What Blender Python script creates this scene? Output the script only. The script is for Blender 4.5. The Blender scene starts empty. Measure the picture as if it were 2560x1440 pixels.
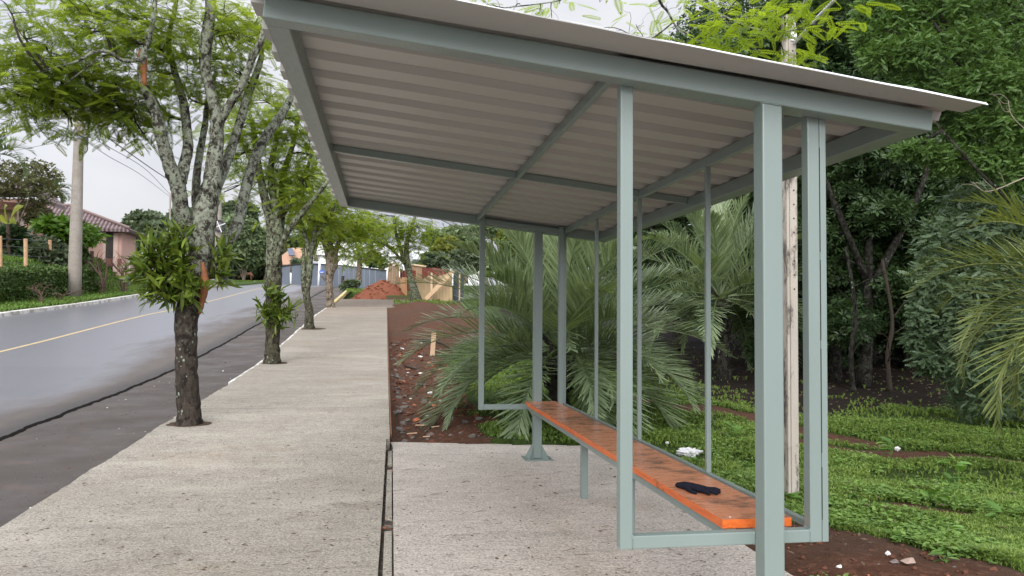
import bpy, math, random
import numpy as np
from mathutils import Vector, Matrix, noise as mnoise

random.seed(5)
RNG = np.random.default_rng(11)
scene = bpy.context.scene
COL = scene.collection
rad = math.radians

# ------------------------------------------------------------------ camera
F_PX, YAW, PITCH, ROLL = 2003.8354, rad(-8.9715), rad(2.1507), rad(0.3788)
CAM = np.array([-0.0823, 0.0, 1.6572])
FW = np.array([math.sin(-YAW)*math.cos(PITCH), math.cos(YAW)*math.cos(PITCH), math.sin(PITCH)])
_rt = np.array([math.cos(-YAW), -math.sin(-YAW), 0.0])
_up = np.cross(_rt, FW)
RT = math.cos(ROLL)*_rt + math.sin(ROLL)*_up
UP = -math.sin(ROLL)*_rt + math.cos(ROLL)*_up

def ray(u, v):
    return FW + RT*(u-1280)/F_PX - UP*(v-720)/F_PX
def P(u, v, y):                       # surveyed point: photo pixel + distance along the road
    d = ray(u, v); return CAM + d*(y/d[1])
def PZ(u, v, z):                      # same, on a level plane
    d = ray(u, v); return CAM + d*((z-CAM[2])/d[2])
def PX(u, v, x):
    d = ray(u, v); return CAM + d*((x-CAM[0])/d[0])
def proj(p):
    d = np.asarray(p, float)-CAM
    z = d@FW
    return 1280+F_PX*(d@RT)/z, 720-F_PX*(d@UP)/z, z

cd = bpy.data.cameras.new("camera"); cam = bpy.data.objects.new("camera", cd); COL.objects.link(cam)
cd.sensor_fit = 'HORIZONTAL'; cd.sensor_width = 36.0; cd.lens = F_PX*36.0/2560.0
cd.clip_start = 0.05; cd.clip_end = 2000
M = Matrix(((RT[0], UP[0], -FW[0], CAM[0]), (RT[1], UP[1], -FW[1], CAM[1]), (RT[2], UP[2], -FW[2], CAM[2]), (0, 0, 0, 1)))
cam.matrix_world = M
scene.camera = cam

# ------------------------------------------------------------------ materials
class NT:
    def __init__(s, name):
        s.m = bpy.data.materials.new(name); s.m.use_nodes = True
        s.t = s.m.node_tree; s.t.nodes.clear()
        s.out = s.n('ShaderNodeOutputMaterial')
        s.tc = None
    def n(s, typ, **kw):
        x = s.t.nodes.new(typ)
        for k, v in kw.items():
            setattr(x, k, v)
        return x
    def l(s, a, b): s.t.links.new(a, b)
    def co(s, scale=(1, 1, 1), rot=(0, 0, 0)):
        if s.tc is None: s.tc = s.n('ShaderNodeTexCoord')
        mp = s.n('ShaderNodeMapping'); mp.inputs['Scale'].default_value = scale; mp.inputs['Rotation'].default_value = rot
        s.l(s.tc.outputs['Object'], mp.inputs['Vector']); return mp.outputs[0]
    def noise(s, scale, detail=4, rough=.55, co=None, dist=0):
        x = s.n('ShaderNodeTexNoise'); x.inputs['Scale'].default_value = scale; x.inputs['Detail'].default_value = detail
        x.inputs['Roughness'].default_value = rough; x.inputs['Distortion'].default_value = dist
        s.l(co if co is not None else s.co(), x.inputs['Vector']); return x.outputs['Fac']
    def voro(s, scale, co=None, feature='F1', out='Distance'):
        x = s.n('ShaderNodeTexVoronoi'); x.feature = feature; x.inputs['Scale'].default_value = scale
        s.l(co if co is not None else s.co(), x.inputs['Vector']); return x.outputs[out]
    def ramp(s, fac, stops, interp='LINEAR'):
        x = s.n('ShaderNodeValToRGB'); r = x.color_ramp; r.interpolation = interp
        while len(r.elements) < len(stops): r.elements.new(0.5)
        for e, (p, c) in zip(r.elements, stops):
            e.position = p; e.color = (c, c, c, 1) if isinstance(c, (int, float)) else (*c, 1)
        s.l(fac, x.inputs['Fac']); return x.outputs['Color']
    def mix(s, fac, a, b, mode='MIX'):
        x = s.n('ShaderNodeMix', data_type='RGBA', blend_type=mode)
        for sock, val in ((x.inputs['Factor'], fac), (x.inputs[6], a), (x.inputs[7], b)):
            if isinstance(val, (int, float)): sock.default_value = val
            elif isinstance(val, tuple): sock.default_value = (*val, 1)
            else: s.l(val, sock)
        return x.outputs[2]
    def math(s, op, a, b=0.0):
        x = s.n('ShaderNodeMath', operation=op)
        for sock, val in ((x.inputs[0], a), (x.inputs[1], b)):
            if isinstance(val, (int, float)): sock.default_value = val
            else: s.l(val, sock)
        return x.outputs[0]
    def bump(s, h, strength=.4, dist=.02):
        x = s.n('ShaderNodeBump'); x.inputs['Strength'].default_value = strength; x.inputs['Distance'].default_value = dist
        s.l(h, x.inputs['Height']); return x.outputs[0]
    def bsdf(s, color, rough=.7, spec=.4, metal=0, normal=None, connect=True):
        b = s.n('ShaderNodeBsdfPrincipled')
        for k, val in (('Base Color', color), ('Roughness', rough), ('Metallic', metal), ('Specular IOR Level', spec)):
            sock = b.inputs[k]
            if isinstance(val, tuple): sock.default_value = (*val, 1)
            elif isinstance(val, (int, float)): sock.default_value = val
            else: s.l(val, sock)
        if normal is not None: s.l(normal, b.inputs['Normal'])
        if connect: s.l(b.outputs[0], s.out.inputs[0])
        return b

def simple(name, col, rough=.6, spec=.4, var=.25, scale=6, bump=0, metal=0):
    t = NT(name); n = t.noise(scale, 5)
    c = t.mix(n, tuple(x*(1-var) for x in col), tuple(min(1, x*(1+var)) for x in col))
    nb = t.bump(t.noise(scale*6, 4), bump, .01) if bump else None
    t.bsdf(c, rough, spec, metal, nb); return t.m

def leafmat(name, dark, light, transl=.35, rough=.45, scale=1.5, tcol=None, spec=.35):
    t = NT(name)
    g = t.n('ShaderNodeNewGeometry')
    n = t.noise(scale, 2)
    f = t.math('ADD', t.math('MULTIPLY', g.outputs['Random Per Island'], .55), t.math('MULTIPLY', n, .5))
    mid = tuple((a+b)/2 for a, b in zip(dark, light))
    c = t.ramp(f, [(.15, dark), (.5, mid), (.9, light)])
    b = t.bsdf(c, rough, spec, connect=False)
    tr = t.n('ShaderNodeBsdfTranslucent')
    tc = t.mix(1.0, c, tcol if tcol else (1.0, 1.0, .45), 'MULTIPLY') if tcol is None else t.mix(.55, c, tcol)
    t.l(tc, tr.inputs['Color'])
    m = t.n('ShaderNodeMixShader'); m.inputs[0].default_value = transl
    t.l(b.outputs[0], m.inputs[1]); t.l(tr.outputs[0], m.inputs[2]); t.l(m.outputs[0], t.out.inputs[0])
    return t.m

def barkmat(name, dark, mid, lich, amount=.5, zfade=None, scale=1.0):
    t = NT(name)
    cs = t.co((1, 1, .35))
    fib = t.noise(28*scale, 6, .65, cs)
    base = t.ramp(fib, [(.3, dark), (.62, mid)])
    l1 = t.noise(9*scale, 5, .65); l2 = t.noise(30*scale, 5, .75)
    l3 = t.noise(70*scale, 4, .7)
    lf = t.math('ADD', t.math('MULTIPLY', l1, .40), t.math('ADD', t.math('MULTIPLY', l2, .38), t.math('MULTIPLY', l3, .22)))
    if zfade:
        sx = t.n('ShaderNodeSeparateXYZ'); t.l(t.tc.outputs['Object'], sx.inputs[0])
        z = t.n('ShaderNodeMapRange'); z.inputs['From Min'].default_value = zfade[0]; z.inputs['From Max'].default_value = zfade[1]
        z.inputs['To Min'].default_value = zfade[2]; z.inputs['To Max'].default_value = 0.0
        t.l(sx.outputs[2], z.inputs[0]); lf = t.math('SUBTRACT', lf, z.outputs[0])
    th = .5-(amount-.5)*.25
    lm = t.ramp(lf, [(th-.022, 0.), (th+.022, 1.)])
    lc = t.mix(t.noise(16*scale, 4), lich, tuple(x*.55 for x in lich))
    dk = t.ramp(t.noise(9*scale, 4, .6, t.co((1.3, 1.1, .9), (.4, .2, 0))), [(.54, 0.), (.60, .9)])
    mg = t.ramp(t.noise(11*scale, 6, .7, t.co((1, 1, .6), (.3, 0, .5))), [(.50, 0.), (.55, .75)]); mg = t.math('MULTIPLY', mg, t.ramp(lf, [(.36, 0.), (.46, 1.)])); base = t.mix(mg, base, tuple((a+b)*.42 for a, b in zip(mid, lich)))
    c = t.mix(lm, base, lc); c = t.mix(dk, c, tuple(x*.8 for x in dark))
    vs = t.voro(15*scale, t.co((1, 1, .8)), 'F1'); spot = t.math('MULTIPLY', t.ramp(t.math('ADD', vs, t.math('MULTIPLY', l3, .25)), [(.33, 1.), (.38, 0.)]), t.ramp(t.noise(2.1*scale, 3), [(.56, 0.), (.62, .8)])); c = t.mix(spot, c, (.25, .30, .23))
    nb = t.bump(t.math('ADD', fib, t.math('MULTIPLY', lf, .8)), .8, .02)
    t.bsdf(c, .85, .2, 0, nb); return t.m

# painted steel
t = NT('sage grey paint')
n1 = t.noise(3, 4, .6, t.co((1, 1, .3))); n2 = t.noise(60, 3, .6, t.co((1, .2, 1)))
c = t.mix(n1, (.162, .206, .190), (.206, .256, .238))
sc = t.ramp(t.noise(14, 6, .75, t.co((.3, 1, 1))), [(.66, 0.), (.74, 1.)])
c = t.mix(t.math('MULTIPLY', sc, .12), c, (.10, .12, .11))
t.bsdf(c, t.ramp(n2, [(.3, .28), (.7, .40)]), 0.45, .0, t.bump(n2, .06, .004)); PAINT = t.m
for _b in t.t.nodes:
    if _b.type == 'BSDF_PRINCIPLED': _b.inputs['Coat Weight'].default_value = .12; _b.inputs['Coat Roughness'].default_value = .2
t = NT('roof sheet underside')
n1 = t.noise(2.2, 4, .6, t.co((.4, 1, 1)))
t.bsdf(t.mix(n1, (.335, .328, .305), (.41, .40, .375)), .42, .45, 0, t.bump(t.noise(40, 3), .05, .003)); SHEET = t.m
WHITELIP = simple('white flashing', (.85, .87, .88), .35, .5, .04)
DARKGAP = simple('dark seam', (.03, .035, .03), .8)
# bench wood
t = NT('stained bench wood side')
gr = t.noise(5, 6, .65, t.co((6, .6, 14)), 1.2)
c = t.ramp(gr, [(.3, (.42, .075, .014)), (.5, (.62, .13, .024)), (.72, (.70, .20, .045))])
dk = t.ramp(t.noise(2.3, 5, .7, t.co((1, 1, 3))), [(.60, 0.), (.68, 1.)])
c = t.mix(t.math('MULTIPLY', dk, .7), c, (.10, .03, .012))
t.bsdf(c, .4, .4, 0, t.bump(gr, .1, .004)); WOODS = t.m
t = NT('weathered bench wood top')
gr = t.noise(7, 6, .6, t.co((1.2, 9, 1))); gl = t.noise(3, 6, .65, t.co((3, .5, 1)), .8)
c = t.mix(gr, (.33, .13, .072), (.48, .25, .16)); c = t.mix(t.math('MULTIPLY', gl, .55), c, (.58, .17, .05))
st = t.ramp(t.noise(2.3, 7, .74, t.co((1.3, 1.6, 1))), [(.49, 0.), (.63, 1.)])
c = t.mix(t.math('MULTIPLY', st, .78), c, (.07, .04, .03))
t.bsdf(c, t.ramp(gr, [(.3, .2), (.7, .42)]), .55, 0, t.bump(gr, .15, .004)); WOODT = t.m

# concrete
def concrete(name, a, b, streak=True):
    t = NT(name)
    big = t.noise(.6, 6, .65); med = t.noise(7, 6, .7); fine = t.noise(48, 5, .75); grit = t.noise(120, 3, .7)
    st = t.noise(7, 7, .75, t.co((.35, 4.0, 1), (0, 0, .05)))
    c = t.mix(big, tuple(x*.86 for x in a), tuple(x*1.06 for x in b))
    c = t.mix(t.ramp(st, [(.36, .55), (.52, 0.)]), c, tuple(x*.55 for x in a))
    c = t.mix(t.ramp(med, [(.34, .5), (.50, 0.)]), c, tuple(x*.62 for x in a))
    c = t.mix(t.ramp(fine, [(.36, .75), (.50, 0.)]), c, tuple(x*.50 for x in a))
    c = t.mix(t.ramp(fine, [(.54, 0.), (.68, .7)]), c, tuple(min(1, x*1.45) for x in b))
    c = t.mix(t.ramp(grit, [(.34, .6), (.46, 0.)]), c, tuple(x*.40 for x in a))
    blot = t.ramp(t.noise(1.6, 6, .7, t.co((.8, 1.2, 1), (0, .2, .4))), [(.50, 0.), (.66, .42)]); c = t.mix(blot, c, tuple(x*.58 for x in a))
    pale = t.ramp(t.noise(.9, 5, .6, t.co((.7, 1.6, 1), (.3, 0, 1.2))), [(.50, 0.), (.72, .5)]); c = t.mix(pale, c, tuple(min(1, x*1.22) for x in b))
    pit = t.voro(34, t.co((.8, 1.25, 1)), 'F1'); c = t.mix(t.ramp(t.math('MULTIPLY', pit, t.math('ADD', .4, t.noise(9, 5, .7))), [(.17, .85), (.30, 0.)]), c, tuple(x*.42 for x in a))
    agg = t.voro(55, t.co((.9, 1.2, 1), (0, 0, .3)), 'F1'); c = t.mix(t.ramp(agg, [(.20, .55), (.34, 0.)]), c, tuple(min(1, x*1.5) for x in b))
    rust = t.ramp(t.noise(.55, 5, .65, t.co((1, 1, 1), (0, 0, .7))), [(.56, 0.), (.75, .40)])
    c = t.mix(rust, c, (.29, .20, .11))
    sy = t.n('ShaderNodeSeparateXYZ'); t.l(t.tc.outputs['Object'], sy.inputs[0]); dm = t.n('ShaderNodeMapRange'); dm.inputs['From Min'].default_value = 11; dm.inputs['From Max'].default_value = 42; dm.inputs['To Max'].default_value = .8; t.l(sy.outputs[1], dm.inputs[0])
    c = t.mix(t.math('MULTIPLY', dm.outputs[0], t.ramp(t.noise(1.1, 6, .7, t.co((.35, 1.6, 1))), [(.25, .45), (.65, 1.)])), c, (.215, .172, .128))   # trodden-in earth towards the far end
    h = t.math('ADD', t.math('MULTIPLY', st, .7), t.math('ADD', fine, t.math('ADD', t.math('MULTIPLY', grit, .4), t.math('MULTIPLY', pit, .6))))
    t.bsdf(c, .88, .25, 0, t.bump(h, .9, .016)); return t.m
CONC = concrete('broom finished concrete', (.385, .347, .285), (.47, .432, .366))
CONC2 = concrete('pale pad concrete', (.53, .475, .41), (.62, .566, .50))

# asphalt, wet in the middle of the road; paler lavender there paints in sky reflection
t = NT('wet asphalt')
sx = t.n('ShaderNodeSeparateXYZ'); vec = t.co(); t.l(t.tc.outputs['Object'], sx.inputs[0])
w = t.math('ADD', t.math('MULTIPLY', sx.outputs[0], -.33), t.math('MULTIPLY', t.noise(.35, 6, .62, t.co((1, .28, 1))), 2.0))
wet = t.ramp(t.math('SUBTRACT', w, 2.95), [(.0, 0.), (.5, 1.)])
fine = t.noise(60, 4, .7); grit = t.voro(130)
dry = t.mix(t.noise(1.3, 5), (.062, .050, .041), (.115, .095, .079))
dry = t.mix(t.ramp(grit, [(.05, .5), (.3, 0.)]), dry, (.17, .15, .13))
c = t.mix(wet, dry, (.150, .152, .168))
r = t.mix(wet, (.72,)*3, (.27,)*3)
r = t.mix(t.math('MULTIPLY', t.noise(2.2, 6, .7, t.co((1, .25, 1))), .5), r, (.42,)*3)
edge = t.math('ADD', t.math('MULTIPLY', sx.outputs[0], 1.), t.math('MULTIPLY', t.noise(5, 5, .7), .30)); em = t.ramp(t.math('ADD', edge, 5.42), [(.0, 0.), (.35, 1.)]); c = t.mix(em, c, (.042, .036, .031))
h = t.math('ADD', t.math('MULTIPLY', fine, .5), t.math('ADD', grit, t.math('MULTIPLY', em, t.noise(22, 5, .75))))
bp = t.n('ShaderNodeBump'); bp.inputs['Distance'].default_value = .006; t.l(h, bp.inputs['Height'])
t.l(t.math('SUBTRACT', .55, t.math('MULTIPLY', wet, .42)), bp.inputs['Strength'])
t.bsdf(c, r, .6, 0, bp.outputs[0]); ASPH = t.m
t = NT('old gutter asphalt')
c = t.mix(t.noise(.9, 6, .65, t.co((1, .5, 1))), (.038, .032, .028), (.10, .082, .068))
c = t.mix(t.ramp(t.noise(2.5, 5, .65), [(.58, 0.), (.75, .6)]), c, (.15, .075, .045))
c = t.mix(t.ramp(t.voro(38), [(.04, .8), (.13, 0.)]), c, (.26, .23, .2))
t.bsdf(c, t.ramp(t.noise(1.2, 4), [(.35, .45), (.65, .8)]), .4, 0, t.bump(t.noise(45, 5, .7), .7, .012)); GUTT = t.m
YELLOW = simple('worn yellow line paint', (.46, .36, .19), .6, .4, .35, 3)
t = NT('worn white kerb paint')
c = t.mix(t.ramp(t.noise(2.2, 6, .7), [(.45, 0.), (.58, 1.)]), (.70, .69, .64), (.36, .33, .28)); t.bsdf(c, .75, .3, 0, t.bump(t.noise(20, 4), .3, .01)); KERB = t.m
t = NT('worn yellow kerb paint')
c = t.mix(t.ramp(t.noise(1.5, 6, .7), [(.42, 0.), (.58, 1.)]), (.66, .50, .14), (.42, .38, .28)); t.bsdf(c, .75, .3); KERBY = t.m

# ground (grass / red soil by a painted map of where the soil lies)
t = NT('grassy ground and red soil')
at = t.n('ShaderNodeVertexColor'); at.layer_name = 'soil'
sp = t.n('ShaderNodeSeparateColor'); t.l(at.outputs[0], sp.inputs[0])
soil = t.mix(t.noise(3.2, 6, .65), (.058, .026, .015), (.165, .072, .042))
soil = t.mix(t.ramp(t.noise(14, 5, .7), [(.5, 0.), (.68, .8)]), soil, (.25, .125, .075))
soil = t.mix(t.ramp(t.voro(26), [(.05, .5), (.2, 0.)]), soil, (.22, .13, .10))
gr = t.mix(t.noise(2.2, 6, .65), (.040, .070, .014), (.085, .135, .026))
gr = t.mix(t.ramp(t.noise(30, 5, .7), [(.35, .7), (.6, 0.)]), gr, (.016, .032, .008))
soil = t.mix(t.ramp(t.noise(.8, 5, .65), [(.42, 0.), (.6, .75)]), soil, (.105, .066, .046))
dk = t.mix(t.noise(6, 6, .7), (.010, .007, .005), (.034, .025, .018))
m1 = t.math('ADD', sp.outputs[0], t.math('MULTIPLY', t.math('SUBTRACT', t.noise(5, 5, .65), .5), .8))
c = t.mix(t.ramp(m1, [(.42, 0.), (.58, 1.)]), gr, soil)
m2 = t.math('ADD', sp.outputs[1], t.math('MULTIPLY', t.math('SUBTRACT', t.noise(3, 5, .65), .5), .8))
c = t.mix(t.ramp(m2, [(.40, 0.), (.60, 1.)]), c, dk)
t.bsdf(c, .95, .15, 0, t.bump(t.math('ADD', t.noise(18, 6, .7), t.noise(70, 4, .7)), .9, .05)); GROUND = t.m
t = NT('red dug earth')
c = t.mix(t.noise(2.5, 6, .7), (.12, .042, .024), (.26, .098, .055)); t.bsdf(c, .95, .15, 0, t.bump(t.noise(9, 6, .7), .9, .06)); EARTH = t.m

GRASS = leafmat('grass blades', (.060, .115, .024), (.29, .41, .088), .36, .5, 3.0)
FEATHER = leafmat('feathery leaves', (.050, .085, .012), (.155, .215, .028), .58, .5, .7, (.50, .64, .04))
FEATHER2 = leafmat('young bright feathery leaves', (.10, .165, .014), (.23, .32, .03), .55, .45, 1.2, (.55, .74, .03))
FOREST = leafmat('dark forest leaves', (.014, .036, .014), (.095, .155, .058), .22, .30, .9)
FOREST2 = leafmat('mid green leaves', (.035, .070, .016), (.10, .165, .035), .3, .4, .6)
SHRUBL = leafmat('small light leaflets', (.040, .095, .026), (.185, .305, .080), .35, .45, .55)
SHRUBB = leafmat('blue green leaflets', (.045, .085, .046), (.165, .235, .125), .28, .45, .7)
PALML = leafmat('grey green palm leaflets', (.085, .135, .062), (.31, .385, .21), .25, .38, .9)
PALMY = leafmat('olive palm leaflets', (.075, .110, .028), (.30, .345, .115), .3, .38, 1.2)
ORCH = leafmat('strap leaves', (.032, .068, .010), (.20, .27, .040), .3, .35, 3)
FARL = leafmat('distant leaves', (.085, .125, .065), (.21, .27, .13), .25, .6, .15)
FARD = leafmat('distant dark leaves', (.055, .080, .048), (.14, .18, .095), .2, .6, .15)
FARY = leafmat('distant yellow green leaves', (.10, .125, .025), (.25, .27, .06), .3, .6, .3)
HEDGE = leafmat('hedge leaves', (.028, .060, .014), (.12, .19, .045), .2, .5, .8)
BARK1 = barkmat('lichened bark', (.016, .012, .009), (.058, .046, .036), (.27, .295, .225), .52, (.9, 2.7, .19))
BARK2 = barkmat('grey lichened bark', (.018, .014, .010), (.075, .066, .042), (.25, .29, .19), .46, (1.0, 3.4, .12))
BARK3 = barkmat('brown fissured bark', (.045, .032, .022), (.20, .155, .115), (.30, .28, .22), .3, None, .6)
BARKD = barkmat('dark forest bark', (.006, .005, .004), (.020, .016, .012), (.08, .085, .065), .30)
TWIG = simple('twig', (.05, .038, .028), .85, .2, .4)
TWIGP = simple('pale dead twig', (.26, .22, .17), .8, .2, .2)
WOUND = simple('bare orange heartwood', (.21, .085, .038), .8, .2, .5, 9, .4)

# ------------------------------------------------------------------ mesh building
class MB:
    def __init__(s): s.V = []; s.F = []; s.n = 0
    def add(s, V, F, mi=0):
        V = np.asarray(V, np.float32).reshape(-1, 3)
        if not isinstance(F, list) or (len(F) and not hasattr(F[0], 'shape') and not isinstance(F[0], np.ndarray)):
            groups = {}
            for f in F: groups.setdefault(len(f), []).append(f)
            F = [np.asarray(g) for g in groups.values()]
        for g in F:
            s.F.append((np.asarray(g, np.int32)+s.n, mi))
        s.V.append(V); s.n += len(V); return s
    def box(s, a, b, mi=0):
        x0, y0, z0 = a; x1, y1, z1 = b
        s.add([(x0, y0, z0), (x1, y0, z0), (x1, y1, z0), (x0, y1, z0), (x0, y0, z1), (x1, y0, z1), (x1, y1, z1), (x0, y1, z1)],
              [(0, 3, 2, 1), (4, 5, 6, 7), (0, 1, 5, 4), (1, 2, 6, 5), (2, 3, 7, 6), (3, 0, 4, 7)], mi); return s
    def hexa(s, v, mi=0):
        s.add(v, [(0, 3, 2, 1), (4, 5, 6, 7), (0, 1, 5, 4), (1, 2, 6, 5), (2, 3, 7, 6), (3, 0, 4, 7)], mi); return s
    def build(s, name, mats, parent=None, smooth=False, bevel=0):
        if not isinstance(mats, (list, tuple)): mats = [mats]
        V = np.concatenate(s.V); me = bpy.data.meshes.new(name)
        nl = sum(g.size for g, _ in s.F); npoly = sum(len(g) for g, _ in s.F)
        me.vertices.add(len(V)); me.vertices.foreach_set('co', V.ravel())
        me.loops.add(nl); me.loops.foreach_set('vertex_index', np.concatenate([g.ravel() for g, _ in s.F]).astype(np.int32))
        tot = np.concatenate([np.full(len(g), g.shape[1], np.int32) for g, _ in s.F])
        st = np.concatenate([[0], np.cumsum(tot)[:-1]]).astype(np.int32)
        me.polygons.add(npoly); me.polygons.foreach_set('loop_start', st); me.polygons.foreach_set('loop_total', tot)
        me.polygons.foreach_set('material_index', np.concatenate([np.full(len(g), mi, np.int32) for g, mi in s.F]))
        me.polygons.foreach_set('use_smooth', np.full(npoly, smooth))
        for m in mats: me.materials.append(m)
        me.update(calc_edges=True); me.validate()
        o = bpy.data.objects.new(name, me); COL.objects.link(o)
        if parent is not None: attach(o, parent)
        if bevel:
            b = o.modifiers.new('bevel', 'BEVEL'); b.width = bevel; b.segments = 2; b.limit_method = 'ANGLE'
        return o

def attach(o, parent):
    bpy.context.view_layer.update()
    o.parent = parent; o.matrix_parent_inverse = parent.matrix_world.inverted()

def tag(o, label, cat, group=None):
    o['label'] = label; o['category'] = cat
    if group: o['group'] = group
    return o
def kind(o, k): o['kind'] = k; return o
def thing(name, loc, label, cat, group=None):
    o = bpy.data.objects.new(name, None); COL.objects.link(o); o.location = [float(x) for x in loc]; o.empty_display_size = .2
    bpy.context.view_layer.update()
    return tag(o, label, cat, group)

def tube(pts, radii, sides=8, wob=0.0, cap=True):
    pts = np.asarray(pts, float); n = len(pts)
    radii = np.broadcast_to(np.asarray(radii, float), (n,))
    T = np.gradient(pts, axis=0); T /= np.linalg.norm(T, axis=1)[:, None]+1e-9
    ref = np.array([1., 0, 0]) if abs(T[0][0]) < .8 else np.array([0, 1., 0])
    V = []
    a = np.linspace(0, 2*math.pi, sides, endpoint=False)
    for i in range(n):
        u = ref-T[i]*(ref@T[i]); u /= np.linalg.norm(u)+1e-9; w = np.cross(T[i], u); ref = u
        r = radii[i]*(1+wob*RNG.normal(size=sides)) if wob else np.full(sides, radii[i])
        V.append(pts[i]+np.outer(np.cos(a)*r, u)+np.outer(np.sin(a)*r, w))
    V = np.concatenate(V); F = []
    i = np.arange(n-1)[:, None]*sides; j = np.arange(sides)[None, :]; k = (j+1) % sides
    Q = np.stack([i+j, i+k, i+k+sides, i+j+sides], -1).reshape(-1, 4)
    F = [Q]
    if cap:
        V = np.concatenate([V, pts[:1], pts[-1:]])
        c0, c1 = n*sides, n*sides+1
        F.append(np.stack([np.full(sides, c0), k[0], j[0]], -1)); F.append(np.stack([np.full(sides, c1), (n-1)*sides+j[0], (n-1)*sides+k[0]], -1))
    return V, F

def smoothpath(pts, m=6):                      # Catmull-Rom through control rows (any width)
    p = np.asarray(pts, float); p = np.vstack([2*p[0]-p[1], p, 2*p[-1]-p[-2]])
    out = []
    for i in range(1, len(p)-2):
        for t_ in np.linspace(0, 1, m, endpoint=False):
            a, b, c, d = p[i-1], p[i], p[i+1], p[i+2]
            out.append(.5*((2*b)+(-a+c)*t_+(2*a-5*b+4*c-d)*t_**2+(-a+3*b-3*c+d)*t_**3))
    out.append(p[-2]); return np.array(out)

def frames(d, nrm):                           # rotation stacks: x -> d, z ~ nrm
    d = d/np.linalg.norm(d, axis=1)[:, None]
    y = np.cross(nrm, d); y /= np.linalg.norm(y, axis=1)[:, None]+1e-9
    z = np.cross(d, y)
    return np.stack([d, y, z], 2)
def scatter(mb, tv, tf, pos, rot, scale, mi=0):
    tv = np.asarray(tv, float); n = len(pos)
    scale = np.asarray(scale, float)
    sc = scale[:, None, None] if scale.ndim == 1 else scale[:, None, :]
    V = np.einsum('nij,nkj->nki', rot, tv[None]*sc)+np.asarray(pos)[:, None]
    off = (np.arange(n)*len(tv))[:, None, None]
    for g in ([tf] if isinstance(tf, np.ndarray) else tf):
        mb.add(np.zeros((0, 3)), [(g[None]+off).reshape(-1, g.shape[1])], mi)
    mb.V.append(V.reshape(-1, 3).astype(np.float32)); mb.n += n*len(tv)
def rdirs(n, flat=.4, droop=0.):
    a = RNG.uniform(0, 2*math.pi, n); z = RNG.normal(0, flat, n)+droop
    return np.stack([np.cos(a), np.sin(a), z], 1)
def rnorms(n, tilt=.4):
    v = RNG.normal(0, tilt, (n, 3)); v[:, 2] += 1; return v/np.linalg.norm(v, axis=1)[:, None]

def tmpl(quads):                               # list of 4-vertex lists -> verts, quad array
    V = np.array([v for q in quads for v in q], float); return V, np.arange(len(V)).reshape(-1, 4)
def leafq(o, d, L, W, lift=.0, up=(0, 0, 1)):
    o, d, up = (np.array(x, float) for x in (o, d, up)); d = d/np.linalg.norm(d); s = np.cross(up, d); s /= np.linalg.norm(s)
    return [o, o+d*L*.45+s*W/2+up*lift, o+d*L-up*lift*.5, o+d*L*.45-s*W/2+up*lift]
def pinnate(n, L, W, rach=.012, ang=60, taper=.5, droop=.1):
    q = []
    for i in range(n):
        f = (i+.7)/n; x = f; z = -droop*f*f
        ln = L*(1-taper*abs(f-.45)*1.6)
        for s in (-1, 1):
            a = rad(ang*(1-.35*f))
            q.append(leafq((x*.94, 0, z), (math.cos(a), s*math.sin(a), -.12), ln, W, .0))
    q.append(leafq((.92, 0, -droop), (1, 0, -.2), L*.8, W))
    q.append([np.array((0, -rach/2, 0)), np.array((0, rach/2, 0)), np.array((.95, rach/4, -droop)), np.array((.95, -rach/4, -droop))])
    return tmpl(q)
T_FEATHER = pinnate(10, .27, .070)
T_FEATHER_LOW = pinnate(6, .32, .12)
T_SPRIG = pinnate(6, .26, .15, ang=55)
T_SPRIG_LOW = pinnate(4, .34, .24, ang=55)
def rosette(n, L, W, tilt):
    q = []
    for i in range(n):
        a = 2*math.pi*i/n+.3*(i % 2)
        q.append(leafq((.15*math.cos(a), .15*math.sin(a), .05*(i % 3)), (math.cos(a), math.sin(a), tilt*(.3+.5*(i % 2))), L, W, .05))
    return tmpl(q)
T_CLUST = rosette(7, .85, .34, .5)
T_LEAF = tmpl([leafq((0, 0, 0), (1, 0, 0), 1, .38, .06)])
T_CARD = tmpl([leafq((0, 0, 0), (1, .3, .2), .8, .6, .1), leafq((0, 0, 0), (-.3, 1, -.1), .9, .6, .1), leafq((0, 0, 0), (-.6, -.8, .3), .8, .6, .1), leafq((0, 0, 0), (.2, -.5, .9), .7, .5, .1)])

def ellipsoid(n, c, r, shell=.0):
    v = RNG.normal(size=(n, 3)); v /= np.linalg.norm(v, axis=1)[:, None]
    k = RNG.uniform(shell, 1, n)**(1/3 if shell == 0 else 1)
    return np.asarray(c)+v*k[:, None]*np.asarray(r)

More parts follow.
